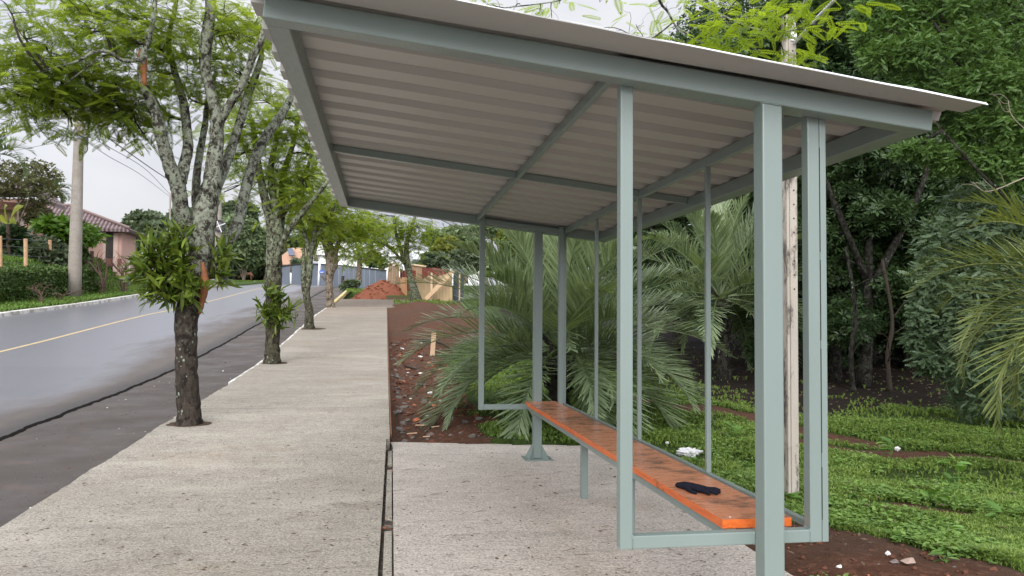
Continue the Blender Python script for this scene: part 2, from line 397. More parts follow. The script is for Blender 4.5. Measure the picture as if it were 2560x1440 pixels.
# ------------------------------------------------------------------ terrain
HY = [-60, 8.5, 10.5, 12.5, 14.2, 16.7, 20.6, 26.3, 32.9, 36.6, 44, 53.6, 64, 75, 92, 104, 120, 150, 160, 200, 600]
HZ = [0, 0, .09, .177, .24, .32, .50, .92, 1.45, 1.73, 2.19, 2.9, 3.70, 4.45, 5.15, 5.85, 6.6, 7.8, 8.3, 9.8, 9.8]
def h(y): return np.interp(y, HY, HZ)
def sstep(a, b, x):
    t_ = np.clip((np.asarray(x, float)-a)/(b-a), 0, 1); return t_*t_*(3-2*t_)
def G(x, y):                                   # finished ground level off the roads
    x = np.asarray(x, float); y = np.asarray(y, float)
    z = h(y)
    left = sstep(-17.5, -20.2, x)*2.1+sstep(-20, -24, x)*.8+sstep(-24, -60, x)*2
    z = z+np.where(x < -15.4, .03+left*(1-sstep(64, 74, y)), 0)
    right = np.where(x > -.2, -.05-.04*sstep(3, 8, x), 0)
    bank = .38*np.exp(-((x-1.9)/.9)**2)*sstep(26, 33, y)*(1-sstep(44, 50, y))
    pit = -.16*sstep(.0, .18, x)*(1-sstep(.5, 1.1, x))*sstep(10.4, 11.0, y)*(1-sstep(26, 34, y))
    lump = .05*np.sin(x*2.1+y*.7)*np.sin(y*1.3-x*.4)*sstep(2.6, 3.6, x)
    return z+right+np.where(x > 0, bank+pit+lump, 0)

gx = np.unique(np.round(np.concatenate([np.linspace(-220, -60, 14), np.linspace(-60, -16, 60), [-15.68, -15.66, -15.62, -15.2, -3.3, -3.14, -3.1, -.3, -.12, -.0105, .0, .06, .12, .2],
     np.linspace(.2, 12, 120), np.linspace(12, 30, 40), np.linspace(30, 220, 20)]), 4))
gy = np.unique(np.round(np.concatenate([np.linspace(-60, -2, 14), np.linspace(-2, 30, 220), [9.9, 10.0, 10.2, 10.6, 10.9], np.linspace(30, 80, 130), np.linspace(80, 170, 60), np.linspace(170, 600, 16)]), 4))
X, Y = np.meshgrid(gx, gy, indexing='ij')
def pad_far(x): return 10.85-.236*np.clip(x, 0, 3)
onroad = (X > -15.64) & (X < -.005) & (Y < 108)
onpad = (X >= -.005) & (X < 2.53) & (Y < pad_far(X)-.06)
Z = G(X, Y)
nz = np.array([mnoise.noise((x*1.7, y*1.7, 0))*.035+mnoise.noise((x*6, y*6, 3))*.014 for x, y in zip(X.ravel(), Y.ravel())]).reshape(X.shape)
far_flat = (X > -15.5) & (X < 0) & (Y >= 108)
Z = np.where(onroad | onpad, np.where(onroad, h(Y)-.5, -.4), Z+nz*np.where(X > 0, 1.0, .6))
def soilmask(x, y):
    n = np.array([mnoise.noise((a*.9, b*.9, 7.))*.5+mnoise.noise((a*2.6, b*2.6, 2.))*.3 for a, b in zip(np.ravel(x), np.ravel(y))]).reshape(np.shape(x))
    strip = ((x > -.1) & (y > 10) & (y < 56)) * (1-sstep(-.35, .35, x-(1.35+.02*(y-10))-.9*n-sstep(23, 31, y)*2.3))
    near = (1-sstep(-.22, .22, y-(6.35-1.55*sstep(3.35, 4.3, x)-.45*n+.2)))*(x > 2.4)*(1-sstep(3.9, 5.4, x)*sstep(4.4, 5.2, y))
    def track(ax, ay, bx, by, w):
        d = np.array([bx-ax, by-ay]); L = np.hypot(*d); d = d/L
        s = np.clip((x-ax)*d[0]+(y-ay)*d[1], 0, L); dist = np.hypot(x-ax-s*d[0], y-ay-s*d[1])
        return 1-sstep(w*.6, w*1.3, dist+.35*n)
    tr = np.maximum(track(4.4, 14.6, 6.5, 10.2, .32), track(5.5, 9.85, 8.3, 8.45, .36))
    sp = np.maximum.reduce([track(4.35, 6.85, 4.9, 6.6, .12), track(3.2, 8.6, 3.6, 8.3, .10), track(5.2, 7.6, 5.5, 7.3, .08), sstep(.50, .66, n+.18*np.sin(x*.7+1.))*.9])
    return np.clip(np.maximum.reduce([strip, near, tr, sp]), 0, 1)
def darkmask(x, y):  # dark litter under the forest, with the trees' shade put into its colour
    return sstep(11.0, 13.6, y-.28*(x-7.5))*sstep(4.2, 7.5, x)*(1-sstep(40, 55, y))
MB_ = MB(); ni, nj = X.shape
ii, jj = np.meshgrid(np.arange(ni-1), np.arange(nj-1), indexing='ij')
idx = lambda i, j: i*nj+j
Fg = np.stack([idx(ii, jj), idx(ii+1, jj), idx(ii+1, jj+1), idx(ii, jj+1)], -1).reshape(-1, 4)
MB_.add(np.stack([X, Y, Z], -1).reshape(-1, 3), [Fg])
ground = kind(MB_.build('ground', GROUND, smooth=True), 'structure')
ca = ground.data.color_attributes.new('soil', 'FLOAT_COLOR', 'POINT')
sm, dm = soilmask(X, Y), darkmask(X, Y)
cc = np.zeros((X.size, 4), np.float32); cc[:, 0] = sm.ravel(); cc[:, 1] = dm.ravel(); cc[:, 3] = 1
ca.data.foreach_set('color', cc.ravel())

# ------------------------------------------------------------------ road, gutter, kerbs, pavement
ys = np.unique(np.concatenate([np.linspace(-40, 0, 9), np.linspace(0, 60, 121), np.linspace(60, 200, 71)]))
def strip(name, xa, xb, dz, mat, y0=-40, y1=108, nx=2, rag=None, thick=None, kindname='structure'):
    yy = ys[(ys >= y0) & (ys <= y1)]; yy = np.unique(np.concatenate([[y0], yy, [y1]]))
    m = MB(); k = len(yy)
    fa = xa(yy) if callable(xa) else np.full(k, float(xa)); fb = xb(yy) if callable(xb) else np.full(k, float(xb))
    ts = np.linspace(0, 1, nx)
    V = np.array([[(fa[i]*(1-t_)+fb[i]*t_, yy[i], h(yy[i])+(dz(t_) if callable(dz) else dz)) for t_ in ts] for i in range(k)]).reshape(-1, 3)
    a, b = np.meshgrid(np.arange(k-1), np.arange(nx-1), indexing='ij'); q = a*nx+b
    F_ = np.stack([q, q+1, q+1+nx, q+nx], -1).reshape(-1, 4)
    m.add(V, [F_])
    if thick:
        V2 = V.copy(); V2[:, 2] -= thick; n0 = len(V)
        m = MB(); sides = []
        for c0 in (0, nx-1):
            e = np.arange(k-1)*nx+c0; sides.append(np.stack([e, e+nx, e+nx+n0, e+n0], -1))
        for r0 in (0, (k-1)*nx):
            e = r0+np.arange(nx-1); sides.append(np.stack([e, e+1, e+1+n0, e+n0], -1))
        m.add(np.vstack([V, V2]), [np.vstack([F_]+sides)])
    return kind(m.build(name, mat, smooth=False), kindname)
def wobble(base, amp, fr=1.3, seed=0):
    return lambda yy: np.array([base+amp*mnoise.noise((seed, y*fr, .3))+amp*.6*mnoise.noise((seed+3, y*fr*4, .3)) for y in yy])
_c1 = wobble(-5.08, .045); crack_x = lambda yy: _c1(yy)+np.array([.035*mnoise.noise((2., a*9, 0))*.45+.008*mnoise.noise((7., a*23, 0)) for a in yy])
crack_w = lambda yy: np.array([max(.012, .038+.030*mnoise.noise((11., a*3.1, 0))+.04*mnoise.noise((5., a*14, 0))) for a in yy])
ysd = np.unique(np.concatenate([ys, np.linspace(8, 60, 900)]));
_ys = ys; ys = ysd
road = strip('road', lambda y: crack_x(y)-.012, -15.6, lambda t_: -.105+.05*math.sin(math.pi*min(1, t_)), ASPH, nx=7, thick=.12)
strip('gutter', lambda y: _c1(y)+crack_w(y), -3.05, -.135, GUTT)
strip('road_edge_gap', -5.3, -4.8, -.19, simple('dark crumbled tar', (.030, .026, .022), .9, .2, .5, 30, .8), y1=107)
sw_left = wobble(-3.12, .035, 2.0, 5)
SWL = lambda y: sw_left(y)+.10*np.clip((8.1-np.asarray(y))/1.2, 0, 1)
groove_l = lambda y: np.where(y < 10.53, -.107+.0107*(np.clip(y, 0, 20)-5.27), -.004)
strip('sidewalk', SWL, lambda y: groove_l(y)+np.array([.006*mnoise.noise((1., a*7, 0)) for a in y]), 0., CONC, y0=-10, y1=44.5, nx=6, thick=.16)
ys = _ys
m = MB()
yy = np.linspace(-10, 10.53, 160); gxr = -.006+.0078*(np.clip(yy, 0, 20)-5.27)+np.array([.007*mnoise.noise((4., a*7, 0)) for a in yy])
V = []; 
for a, b in zip(yy, gxr): V += [(b, a, 0), (2.55, a, 0)]
V += [(.0, 10.85, 0), (2.55, 10.25, 0)]
V = np.array(V); k = len(V)//2; V[-4:, :]; V[1::2, 1] = np.minimum(V[1::2, 1], 10.25)
V2 = V.copy(); V2[:, 2] = -.12
e = np.arange(k-1)*2; n0 = len(V)
m.add(np.vstack([V, V2]), [np.vstack([np.stack([e, e+1, e+3, e+2], -1), np.stack([e, e+2, e+2+n0, e+n0], -1), np.stack([e+1, e+3, e+3+n0, e+1+n0], -1), [[n0-2, n0-1, 2*n0-1, 2*n0-2]]])])
kind(m.build('shelter_pavement', CONC2), 'structure')
m = MB(); m.box((-.25, -10, -.09), (.10, 10.55, -.05)); kind(m.build('joint_bed', simple('mortar rubble bed', (.085, .075, .062), .95, .2, .5, 9, .9)), 'structure')
strip('pavement_end_track', lambda y: -3.05+0*y, lambda y: 2.2+0*y, -.035, simple('trodden gravelly earth', (.20, .165, .135), .95, .2, .45, 2.5, .6), y0=44.2, y1=53)
strip('kerb', -15.60, -15.98, lambda t_: .055, KERB, y0=20, y1=71, nx=2, thick=.3)
strip('near_kerb', lambda y: SWL(y)-.075, lambda y: SWL(y)-.002, -.012, KERB, y0=17, y1=46, thick=.2)
strip('yellow_kerb', -3.2, -3.0, .03, KERBY, y0=46.5, y1=76, thick=.25)
strip('centre_line', -10.38, -10.24, -.052, YELLOW, y0=0, y1=98)
# side street paving corner on the left, far away
m = MB(); pts = [(P(512, 727, 68)), (P(560, 719, 72)), (P(580, 713, 76)), (P(560, 709.5, 80)), (P(500, 709, 82)), (P(440, 712, 80))]
m.add([(p[0], p[1], h(p[1])+.10) for p in pts]+[(p[0], p[1], h(p[1])-.4) for p in pts], [tuple(range(6))]+[(i, (i+1) % 6, (i+1) % 6+6, i+6) for i in range(6)])
kind(m.build('corner_pavement', simple('far paving', (.30, .26, .235), .9)), 'structure')
for yj, nm in ((13.2, 0), (18.7, 1), (24.5, 2), (31., 3)):
    m = MB(); xs = np.linspace(-3.02, -.03, 50); V = []
    for x in xs:
        q = yj+.02*mnoise.noise((x*1.2, nm, 0))+.008*mnoise.noise((x*7, nm, 0)); w_ = .006+.006*abs(mnoise.noise((x*3, nm, 4)))
        V += [(x, q-w_, float(h(q))+.0035), (x, q+w_, float(h(q))+.0035)]
    e = np.arange(len(xs)-1)*2; m.add(V, [np.stack([e, e+2, e+3, e+1], -1)]); kind(m.build('sidewalk_joint', simple('dirty joint', (.11, .095, .075), .95), ), 'structure')
exec_parts = True
# ------------------------------------------------------------------ the bus shelter
Y0, Y1, XL, XR, XP, ZB, TS = 3.5031, 9.4197, -.6171, 2.5345, 1.6573, 2.6787, .1131
W = .102; A = .061
XUL, XUR, ZU = .9983, 2.0019, .5937
zb = lambda x: ZB-TS*(x-XP)
SL = 1/math.sqrt(1+TS*TS); SN = np.array([TS*SL, 0, SL])          # roof normal
shelter = thing('bus_shelter', (1.6, 6.4, 0), 'sage grey steel bus shelter with white corrugated roof and built-in wooden bench', 'bus shelter')
def tilt_box(xa, xb_, ya, yb_, dz0, dz1):       # a bar lying in the roof slope, square to it
    v = []
    for dz in (dz0, dz1):
        for x, y in ((xa, ya), (xb_, ya), (xb_, yb_), (xa, yb_)):
            p = np.array([x, y, zb(x)])+SN*dz; v.append(p)
    return v
def bar(name, v, mat=PAINT, bev=.006, parent=None, label=None):
    m = MB(); m.hexa(v); o = m.build(name, mat, parent or shelter, bevel=bev)
    if label: o['label'] = label
    return o
def vbox(a, b):
    x0, y0, z0 = a; x1, y1, z1 = b
    return [(x0, y0, z0), (x1, y0, z0), (x1, y1, z0), (x0, y1, z0), (x0, y0, z1), (x1, y0, z1), (x1, y1, z1), (x0, y1, z1)]
g = .0015
bar('beam', tilt_box(XL, XR, Y0, Y0+W, 0, W), label='front sloping roof beam')
bar('beam', tilt_box(XL, XR, Y1-W, Y1, 0, W), label='far sloping roof beam')
bar('beam', tilt_box(XL+.001, XL+W, Y0+W-.002, Y1-W+.002, .0012, W-.001), label='roadside roof beam')
bar('beam', tilt_box(XR-W, XR-.001, Y0+W-.002, Y1-W+.002, .0012, W-.001), label='rear roof beam')
zpu = W-.061
bar('purlin', tilt_box(.957, .988, Y0+W-.002, Y1-W+.002, zpu, W-.0008), bev=.003)
bar('purlin', tilt_box(2.003, 2.036, Y0+W-.002, Y1-W+.002, zpu-.008, W-.0008), bev=.003)
for xa, xb_ in ((XL+W-.002, .958), (.987, 2.004), (2.035, XR-W+.002)):
    bar('cross_rail', tilt_box(xa, xb_, 6.45, 6.482, zpu+.004, W-.0014), bev=.003)
# corrugated sheet: ribs run down the slope, pitch .335
m = MB(); pr = []; y = 3.215; pr.append((y, 0)); y = 3.47
pr.append((y, 0))
while y < 9.4:
    pr += [(y+.016, .042), (y+.150, .042), (y+.166, 0), (y+.335, 0)]; y += .335
pr[-1] = (9.60, 0)
EDGE = lambda x: 3.212+.040*(x-.17)
xs = np.linspace(-.700, 2.660, 24); V = []
for dz in (W+.002, W+.0035):
    for x in xs:
        for (yy_, zz) in pr:
            if yy_ < 3.3: yy_ = EDGE(x)
            V.append(np.array([x, yy_, zb(x)])+SN*(zz+dz)+np.array([0, 0, .0012*math.sin(x*6+yy_*3)]))
nx_, npf = len(xs), len(pr); i, j = np.meshgrid(np.arange(nx_-1), np.arange(npf-1), indexing='ij'); q = i*npf+j; n0 = nx_*npf
Fq = np.stack([q, q+npf, q+npf+1, q+1], -1).reshape(-1, 4); e = np.arange(npf-1); e2 = np.arange(nx_-1)*npf
L_ = (nx_-1)*npf
m.add(np.array(V), [np.vstack([Fq, Fq[:, ::-1]+n0, np.stack([e, e+1, e+1+n0, e+n0], -1), np.stack([L_+e, L_+e+n0, L_+e+1+n0, L_+e+1], -1),
                    np.stack([e2, e2+n0, e2+npf+n0, e2+npf], -1)+0, np.stack([e2+npf-1, e2+2*npf-1, e2+2*npf-1+n0, e2+npf-1+n0], -1)])])
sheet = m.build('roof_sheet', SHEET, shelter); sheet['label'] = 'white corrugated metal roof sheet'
# turned-up white lip along the near edge (slightly dented)
m = MB(); V = []
xs = np.linspace(-.702, 2.672, 60)
for x in xs:
    wob = .002*mnoise.noise((x*3, 0, 0))+.003*math.exp(-((x-2.3)/.12)**2)-.003*math.exp(-((x-1.0)/.1)**2)
    hh = .007+.006*(x+.7)/3.4
    b = np.array([x, EDGE(x)-.001, zb(x)])+SN*(W+.0005); V += [b+np.array([0, 0, wob]), b+np.array([0, .012, hh+wob]), b+np.array([0, .016, hh+wob-.001]), b+np.array([0, .003, -.001+wob])]
k = len(xs); e = np.arange(k-1)*4
m.add(np.array(V), [np.vstack([np.stack([e+c, e+4+c, e+4+(c+1) % 4, e+(c+1) % 4], -1) for c in range(4)]+[[[0, 1, 2, 3]], [[4*k-4, 4*k-1, 4*k-2, 4*k-3]]])])
m.build('roof_edge_lip', WHITELIP, shelter)
def screw(parent, p, r=.009):
    m = MB(); V, F_ = tube([p, np.array(p)-np.array([0, 0, .006])], [r, r*.7], 6); m.add(V, F_); m.build('screw', simple_zinc, parent)
simple_zinc = simple('zinc', (.55, .56, .57), .35, .5, .05, metal=.6)
# main posts with base plate and gussets
def post(ya):
    m = MB(); x0, x1, y0, y1 = XP, XP+.1, ya, ya+.1
    m.hexa([(x0, y0, 0.012), (x1, y0, .012), (x1, y1, .012), (x0, y1, .012), (x0, y0, zb(x0)+.001), (x1, y0, zb(x1)+.001), (x1, y1, zb(x1)+.001), (x0, y1, zb(x0)+.001)])
    o = m.build('post', PAINT, shelter, bevel=.007)
    b = MB(); cx, cy = XP+.05, ya+.05; b.box((cx-.165, cy-.165, .001), (cx+.165, cy+.165, .011)); b.build('base_plate', PAINT, o, bevel=.002)
    for (dx, dy) in ((-1, -1), (1, -1), (-1, 1), (1, 1)):
        gm = MB(); n_ = np.array([dx, dy, 0.])/math.sqrt(2); s_ = np.array([-dy, dx, 0.])/math.sqrt(2)*.003
        c0 = np.array([cx+dx*.049, cy+dy*.049, .011]); tip = c0+n_*.10; top = c0+np.array([0, 0, .155])
        gm.add([c0-s_, tip-s_, top-s_, c0+s_, tip+s_, top+s_], [(0, 1, 2), (3, 5, 4), (0, 3, 4, 1), (1, 4, 5, 2), (2, 5, 3, 0)]); gm.build('gusset', PAINT, o)
    return o
post(Y0+.0008); post(Y1-.1008)
# end frames: upright, upright, bottom rail (mitred look = butt joints 1 mm proud)
def end_frame(ya, lab):
    yb_ = ya+A
    zt = lambda x: zb(x)+W-.004
    for x in (XUL, XUR-A):
        m = MB(); m.hexa([(x, ya, ZU), (x+A, ya, ZU), (x+A, yb_, ZU), (x, yb_, ZU), (x, ya, zt(x)), (x+A, ya, zt(x+A)), (x+A, yb_, zt(x+A)), (x, yb_, zt(x))])
        m.build('frame_upright', PAINT, shelter, bevel=.004)
    bar('frame_bottom_rail', vbox((XUL+A-.002, ya+.0008, ZU+.0008), (XUR-A+.002, yb_-.0008, ZU+A-.0008)), bev=.004)
    bar('frame_top_rail', tilt_box(XUL+A-.002, XUR-A+.002, ya+.001, yb_-.001, .012, .070), bev=.003)
YN, YF = Y0+W+.001, Y1-W-.001-A
end_frame(YN, 'near'); end_frame(YF, 'far')
# back frame: rails, end stiles and three bars of 33 mm tube
XB0, XB1 = XUR+.0022, XUR+.0345
bar('back_bottom_rail', vbox((XB0, YN+.034, ZU+.03), (XB1, YF+A-.034, ZU+.0635)), bev=.003)
for ya in (YN, YF+A-.033):
    bar('back_stile', vbox((XB0, ya, ZU), (XB1, ya+.033, zb(XB0)+zpu-.008)), bev=.003)
for u, v in ((1767, 1182), (1595, 1092), (1487.5, 1045)):
    yb_ = PX(u, v, XB0)[1]
    bar('back_bar', vbox((XB0, yb_, ZU+.0632), (XB1, yb_+.032, zb(XB0)+zpu-.007)), bev=.003)
m = MB()
for z0, z1 in ((.70, .95), (1.02, 1.52), (1.56, 1.95), (1.99, 2.5)):
    m.box((XUR-.0005, YN-.0012, z0), (XUR+.0030, YN+.004, z1))
m.build('weld_seam', DARKGAP, shelter)
def weld(pts, parent=None, r=.004):
    m = MB(); p = np.array(pts, float); L = np.linalg.norm(p[1]-p[0]); n_ = max(6, int(L/.012)); q = p[0]+(p[1]-p[0])*np.linspace(0, 1, n_)[:, None]
    V, F_ = tube(q, r*RNG.uniform(.6, 1.4, n_), 6, .15); m.add(V, F_); m.build('weld_bead', PAINT, parent or shelter, smooth=True)
for ya, yo in ((Y0, -.001), (Y1-.1, -.001)):
    weld([(XP, ya+yo, zb(XP)), (XP+.1, ya+yo, zb(XP+.1))])
weld([(XP, Y0+.002, zb(XP)-.001), (XP, Y0+.1, zb(XP)-.001)]); weld([(XP-.001, YN+.004, ZU), (XP-.001, YN+.004, ZU+A)], r=.005)
for x in (XUL+A, XUR-A):
    weld([(x, YN-.0005, ZU), (x, YN-.0005, ZU+A)], r=.0025); weld([(x, YN, ZU+A+.001), (x, YN+A, ZU+A+.001)], r=.004)
    weld([(x, YF-.0005, ZU), (x, YF-.0005, ZU+A)], r=.0025)
for (xx_, yy__) in ((XL+W, Y0+W), (XR-W, Y0+W), (XL+W, Y1-W), (XR-W, Y1-W)):
    weld([np.array([xx_, yy__, zb(xx_)+.003]), np.array([xx_, yy__, zb(xx_)+W-.004])], r=.004)
# bench
XBF, ZS = 1.5617, .6772
YBA, YBJ, YBB = 3.7527, None, YF+A+.036
YBJ = PZ(1433, 1070, ZS)[1]
def board(ya, yb_, x0, x1):
    m = MB(); T = .045; n = max(4, int((yb_-ya)/.15)); ysb = np.linspace(ya, yb_, n)
    V = []
    for i_, y in enumerate(ysb):
        w0 = .002*mnoise.noise((y*2, 1, 0)); w1 = .002*mnoise.noise((y*2, 5, 0)); zz = .0012*mnoise.noise((y*1.5, 9, 0))
        V += [(x0+w0, y, ZS-T+zz), (x1+w1, y, ZS-T+zz), (x1+w1, y, ZS+zz), (x0+w0, y, ZS+zz)]
    e = np.arange(n-1)*4
    m.add(V, [np.vstack([np.stack([e, e+4, e+5, e+1], -1), np.stack([e+1, e+5, e+6, e+2], -1), np.stack([e+3, e, e+4, e+7][::-1], -1), [[0, 1, 2, 3]], [[4*n-4, 4*n-1, 4*n-2, 4*n-3]]])], 0)
    m.add(V, [np.stack([e+2, e+6, e+7, e+3], -1)], 1)
    o = m.build('seat_board', [WOODS, WOODT], shelter, bevel=.004)
    for y in (ya+.05, yb_-.05):
        for x in (x0+.06, x1-.05):
            s_ = MB(); Vt, Ft = tube([(x, y, ZS-.001), (x, y, ZS+.002)], [.007, .005], 8); s_.add(Vt, Ft); s_.build('screw_head', simple_zinc, o)
    return o
XBR = 1.925
board(YBA, YBJ-.002, XBF, XBR); board(YBJ+.002, YBB, XBF, XBR)
for x in (XBF+.02, XBR-.075):
    bar('seat_rail', vbox((x, YN+A+.001, ZS-.0455-.05), (x+.05, YF-.001, ZS-.0455)), bev=.003)
yl1 = 7.2434
yl2 = PX(1588, 1300, 1.7221+A)[1]
for y in (yl1, yl2):
    m = MB(); m.box((1.7221, y, .001), (1.7221+A, y+A, ZS-.0965)); lg = m.build('leg', PAINT, shelter, bevel=.004)
    bar('seat_cross_tube', vbox((XBF+.0695, y+.004, ZS-.094), (XBR-.0745, y+A-.004, ZS-.05)), bev=.003)

# glove lying on the bench
def skin_obj(name, joints, mat, parent=None, sub=2):
    bm_v, bm_e, rr = [], [], []
    for chain in joints['chains']:
        pass
    me = bpy.data.meshes.new(name); me.from_pydata([tuple(map(float, v[:3])) for v in joints['v']], joints['e'], []); me.update()
    o = bpy.data.objects.new(name, me); COL.objects.link(o)
    sk = o.modifiers.new('skin', 'SKIN'); sk.use_smooth_shade = True
    for i_, d in enumerate(me.skin_vertices[0].data):
        r_ = joints['r'][i_]; d.radius = r_ if isinstance(r_, tuple) else (r_, r_); d.use_root = (i_ == joints.get('root', 0))
    sb = o.modifiers.new('sub', 'SUBSURF'); sb.levels = sub; sb.render_levels = sub
    me.materials.append(mat)
    if parent is not None: attach(o, parent)
    return o
if not hasattr(bpy.types, 'never'):
    GL = simple('black knitted fabric', (.012, .013, .022), .95, .1, .4, 40, .6)
    a = PZ(1692, 1212, ZS+.01); b = PZ(1796, 1234, ZS+.01); d = b-a; Lg = np.linalg.norm(d); d = d/Lg; s = np.cross([0, 0, 1], d)
    def gp(f, w_, z=.0): return a+d*Lg*f+s*w_+np.array([0, 0, z+.006])
    v = [gp(.0, .0, .004), gp(.18, .004, .012), gp(.36, .0, .012), gp(.55, .0, .010)]; r = [.050, .054, .048, .056]; e = [(0, 1), (1, 2), (2, 3)]
    for w0, w1, ln in ((.040, .070, .88), (.016, .026, .99), (-.010, -.016, 1.03), (-.034, -.056, .95)):
        n0 = len(v); v += [gp(.64, w0, .006), gp((.66+ln)/2+.02, (w0+w1)/2, .010), gp(ln, w1, .002)]; r += [.0145, .013, .0115]; e += [(3, n0), (n0, n0+1), (n0+1, n0+2)]
    n0 = len(v); v += [gp(.42, -.055, .004), gp(.58, -.078, .002), gp(.72, -.084, .0)]; r += [.015, .0125, .010]; e += [(2, n0), (n0, n0+1), (n0+1, n0+2)]
    r = [(q, q*.32) if q > .03 else (q, q*.8) for q in r]
    sj = dict(v=v, e=e, r=r, chains=[])
    gl = skin_obj('glove', sj, GL); tag(gl, 'black knitted work glove lying on the orange bench', 'glove')
    # rest it flat: squash about the board's top
    dg = bpy.context.evaluated_depsgraph_get(); em = bpy.data.meshes.new_from_object(gl.evaluated_get(dg))
    zmin = min(vv.co.z for vv in em.vertices); zmax = max(vv.co.z for vv in em.vertices)
    for vv in em.vertices:
        f_ = (vv.co.z-zmin)/(zmax-zmin); wr = .004*mnoise.noise((vv.co.x*45, vv.co.y*45, 1))
        vv.co.z = ZS+.0015+f_*.034+max(0, wr)*f_
    gl.modifiers.clear(); gl.data = em
    if not em.materials: em.materials.append(GL)
# ------------------------------------------------------------------ sidewalk trees
DTWIG = simple('dark branch bark', (.030, .024, .018), .9, .2, .5, 8)
WK = [1.]
def stem(mb, rows, y, mi=0, sides=12, m=5, wob=.05, taper_end=False):
    """rows: (u, v, width_px, dy) read off the photograph; y = distance of the tree"""
    r = np.array([(x[0], x[1], x[2], (x[3] if len(x) > 3 else 0)) for x in rows], float)
    s_ = smoothpath(r, m)
    pts = np.array([P(q[0], q[1], y+q[3]) for q in s_]); rr = np.array([WK[0]*max(.4, q[2])/2*(y+q[3])/F_PX for q in s_])
    V, F_ = tube(pts, rr, sides, wob); mb.add(V, F_, mi)
    return pts, rr
def twig(mb, a, b, r0, r1, n=5, sag=.06, sides=5, mi=0):
    a = np.asarray(a, float); b = np.asarray(b, float); L = np.linalg.norm(b-a); t_ = np.linspace(0, 1, n)[:, None]
    off = RNG.normal(0, .07*L, 3); pts = a+(b-a)*t_+np.sin(t_*math.pi)*off+np.sin(t_*math.pi*2)*RNG.normal(0, .03*L, 3)
    pts[:, 2] += (np.sin(t_*math.pi)*sag*L).ravel()
    V, F_ = tube(pts, np.linspace(r0, r1, n), sides); mb.add(V, F_, mi); return pts
def canopy(mbw, mbl, blobs, y, anchors_src, tmpl_, size, per=14, nanch=10, flat=.32, rbranch=.028, twmi=1, spread=.26):
    """blobs: (u, v, ru, rv, dy, density)"""
    src = np.vstack(anchors_src)
    Ps, Ds, Ns = [], [], []
    for bl in blobs:
        u, v, ru, rv, dy = bl[:5]; dens = bl[5] if len(bl) > 5 else 1.
        c = P(u, v, y+dy); k = (y+dy)/F_PX; rx, rz = ru*k, rv*k; ry = max(.6, rx*.8)
        j = np.argmin(((src-c)**2).sum(1)+.0*src[:, 2]); main = twig(mbw, src[j], c, rbranch, rbranch*.5, 7, .05, 6, twmi)
        na = max(2, int(nanch*dens))
        an = ellipsoid(na, c, (rx, ry, rz))
        for q in an:
            st = main[RNG.integers(2, 7)]; tw = twig(mbw, st, q, rbranch*.42, rbranch*.15, 5, .05, 4, twmi)
            n = max(2, int(per*RNG.uniform(.6, 1.4)))
            sp_ = spread
            pos = q+RNG.normal(0, 1, (n, 3))*np.array([sp_, sp_, sp_*.35])
            Ps.append(pos); dd = (pos-q)*.9/sp_*.5+rdirs(n, .2); dd[:, 2] -= .22; Ds.append(dd); Ns.append(rnorms(n, flat))
    Ps, Ds, Ns = (np.vstack(z) for z in (Ps, Ds, Ns))
    scatter(mbl, *tmpl_, Ps, frames(Ds, Ns), RNG.uniform(.7, 1.25, len(Ps))*size)
    return len(Ps)

TREEGRP = 'street trees along the kerb'
# tree 1, nearest
y1 = 11.84
t1 = thing('street_tree', P(472, 1060, y1), 'nearest lichen-covered street tree with a large orchid clump on its forked trunk', 'tree', TREEGRP)
mb = MB(); S = []; WK[0] = .86
S.append(stem(mb, [(472, 1066, 84), (473, 1048, 68), (471, 1000, 61), (467, 930, 58), (465, 860, 57), (466, 800, 62), (477, 745, 68), (490, 690, 66), (500, 640, 62), (507, 590, 60), (512, 545, 66), (520, 500, 58), (530, 455, 50), (536, 400, 44), (542, 345, 38), (540, 290, 32), (528, 235, 29), (513, 170, 29), (514, 118, 33), (521, 70, 32), (526, 20, 28), (528, -60, 24)], y1, sides=18, wob=.045)[0])
S.append(stem(mb, [(490, 640, 46), (470, 580, 42), (452, 520, 42, -.1), (446, 470, 42, -.2), (428, 425, 38, -.3), (412, 372, 34, -.4), (398, 318, 32, -.5), (384, 269, 30, -.5), (365, 228, 26, -.6), (354, 188, 22, -.6), (357, 140, 18, -.7), (370, 105, 15, -.7), (381, 60, 13, -.8), (387, 10, 12, -.8), (392, -60, 10, -.8)], y1, sides=14, wob=.05)[0])
S.append(stem(mb, [(452, 455, 34, -.2), (460, 415, 32, -.1), (470, 365, 28, .1), (466, 310, 25, .3), (460, 262, 23, .4), (446, 212, 20, .5), (434, 170, 18, .6), (421, 114, 15, .7), (428, 60, 12, .7), (440, 10, 11, .8), (446, -50, 9, .8)], y1, sides=12, wob=.05)[0])
S.append(stem(mb, [(498, 560, 28, .3), (490, 500, 24, .4), (492, 440, 22, .6), (501, 375, 20, .8), (513, 310, 17, 1.0), (520, 250, 14, 1.2), (540, 180, 12, 1.4)], y1)[0])
S.append(stem(mb, [(540, 345, 30), (552, 302, 24, -.1), (577, 257, 22, -.2), (606, 210, 21, -.3), (630, 148, 20, -.4), (652, 104, 18, -.5), (672, 40, 14, -.6)], y1)[0])
S.append(stem(mb, [(516, 540, 40, .1), (535, 480, 34, .2), (556, 430, 30, .3), (580, 368, 26, .4), (601, 302, 24, .5), (618, 242, 22, .6), (636, 198, 20, .7), (655, 140, 15, .8)], y1, sides=12)[0])
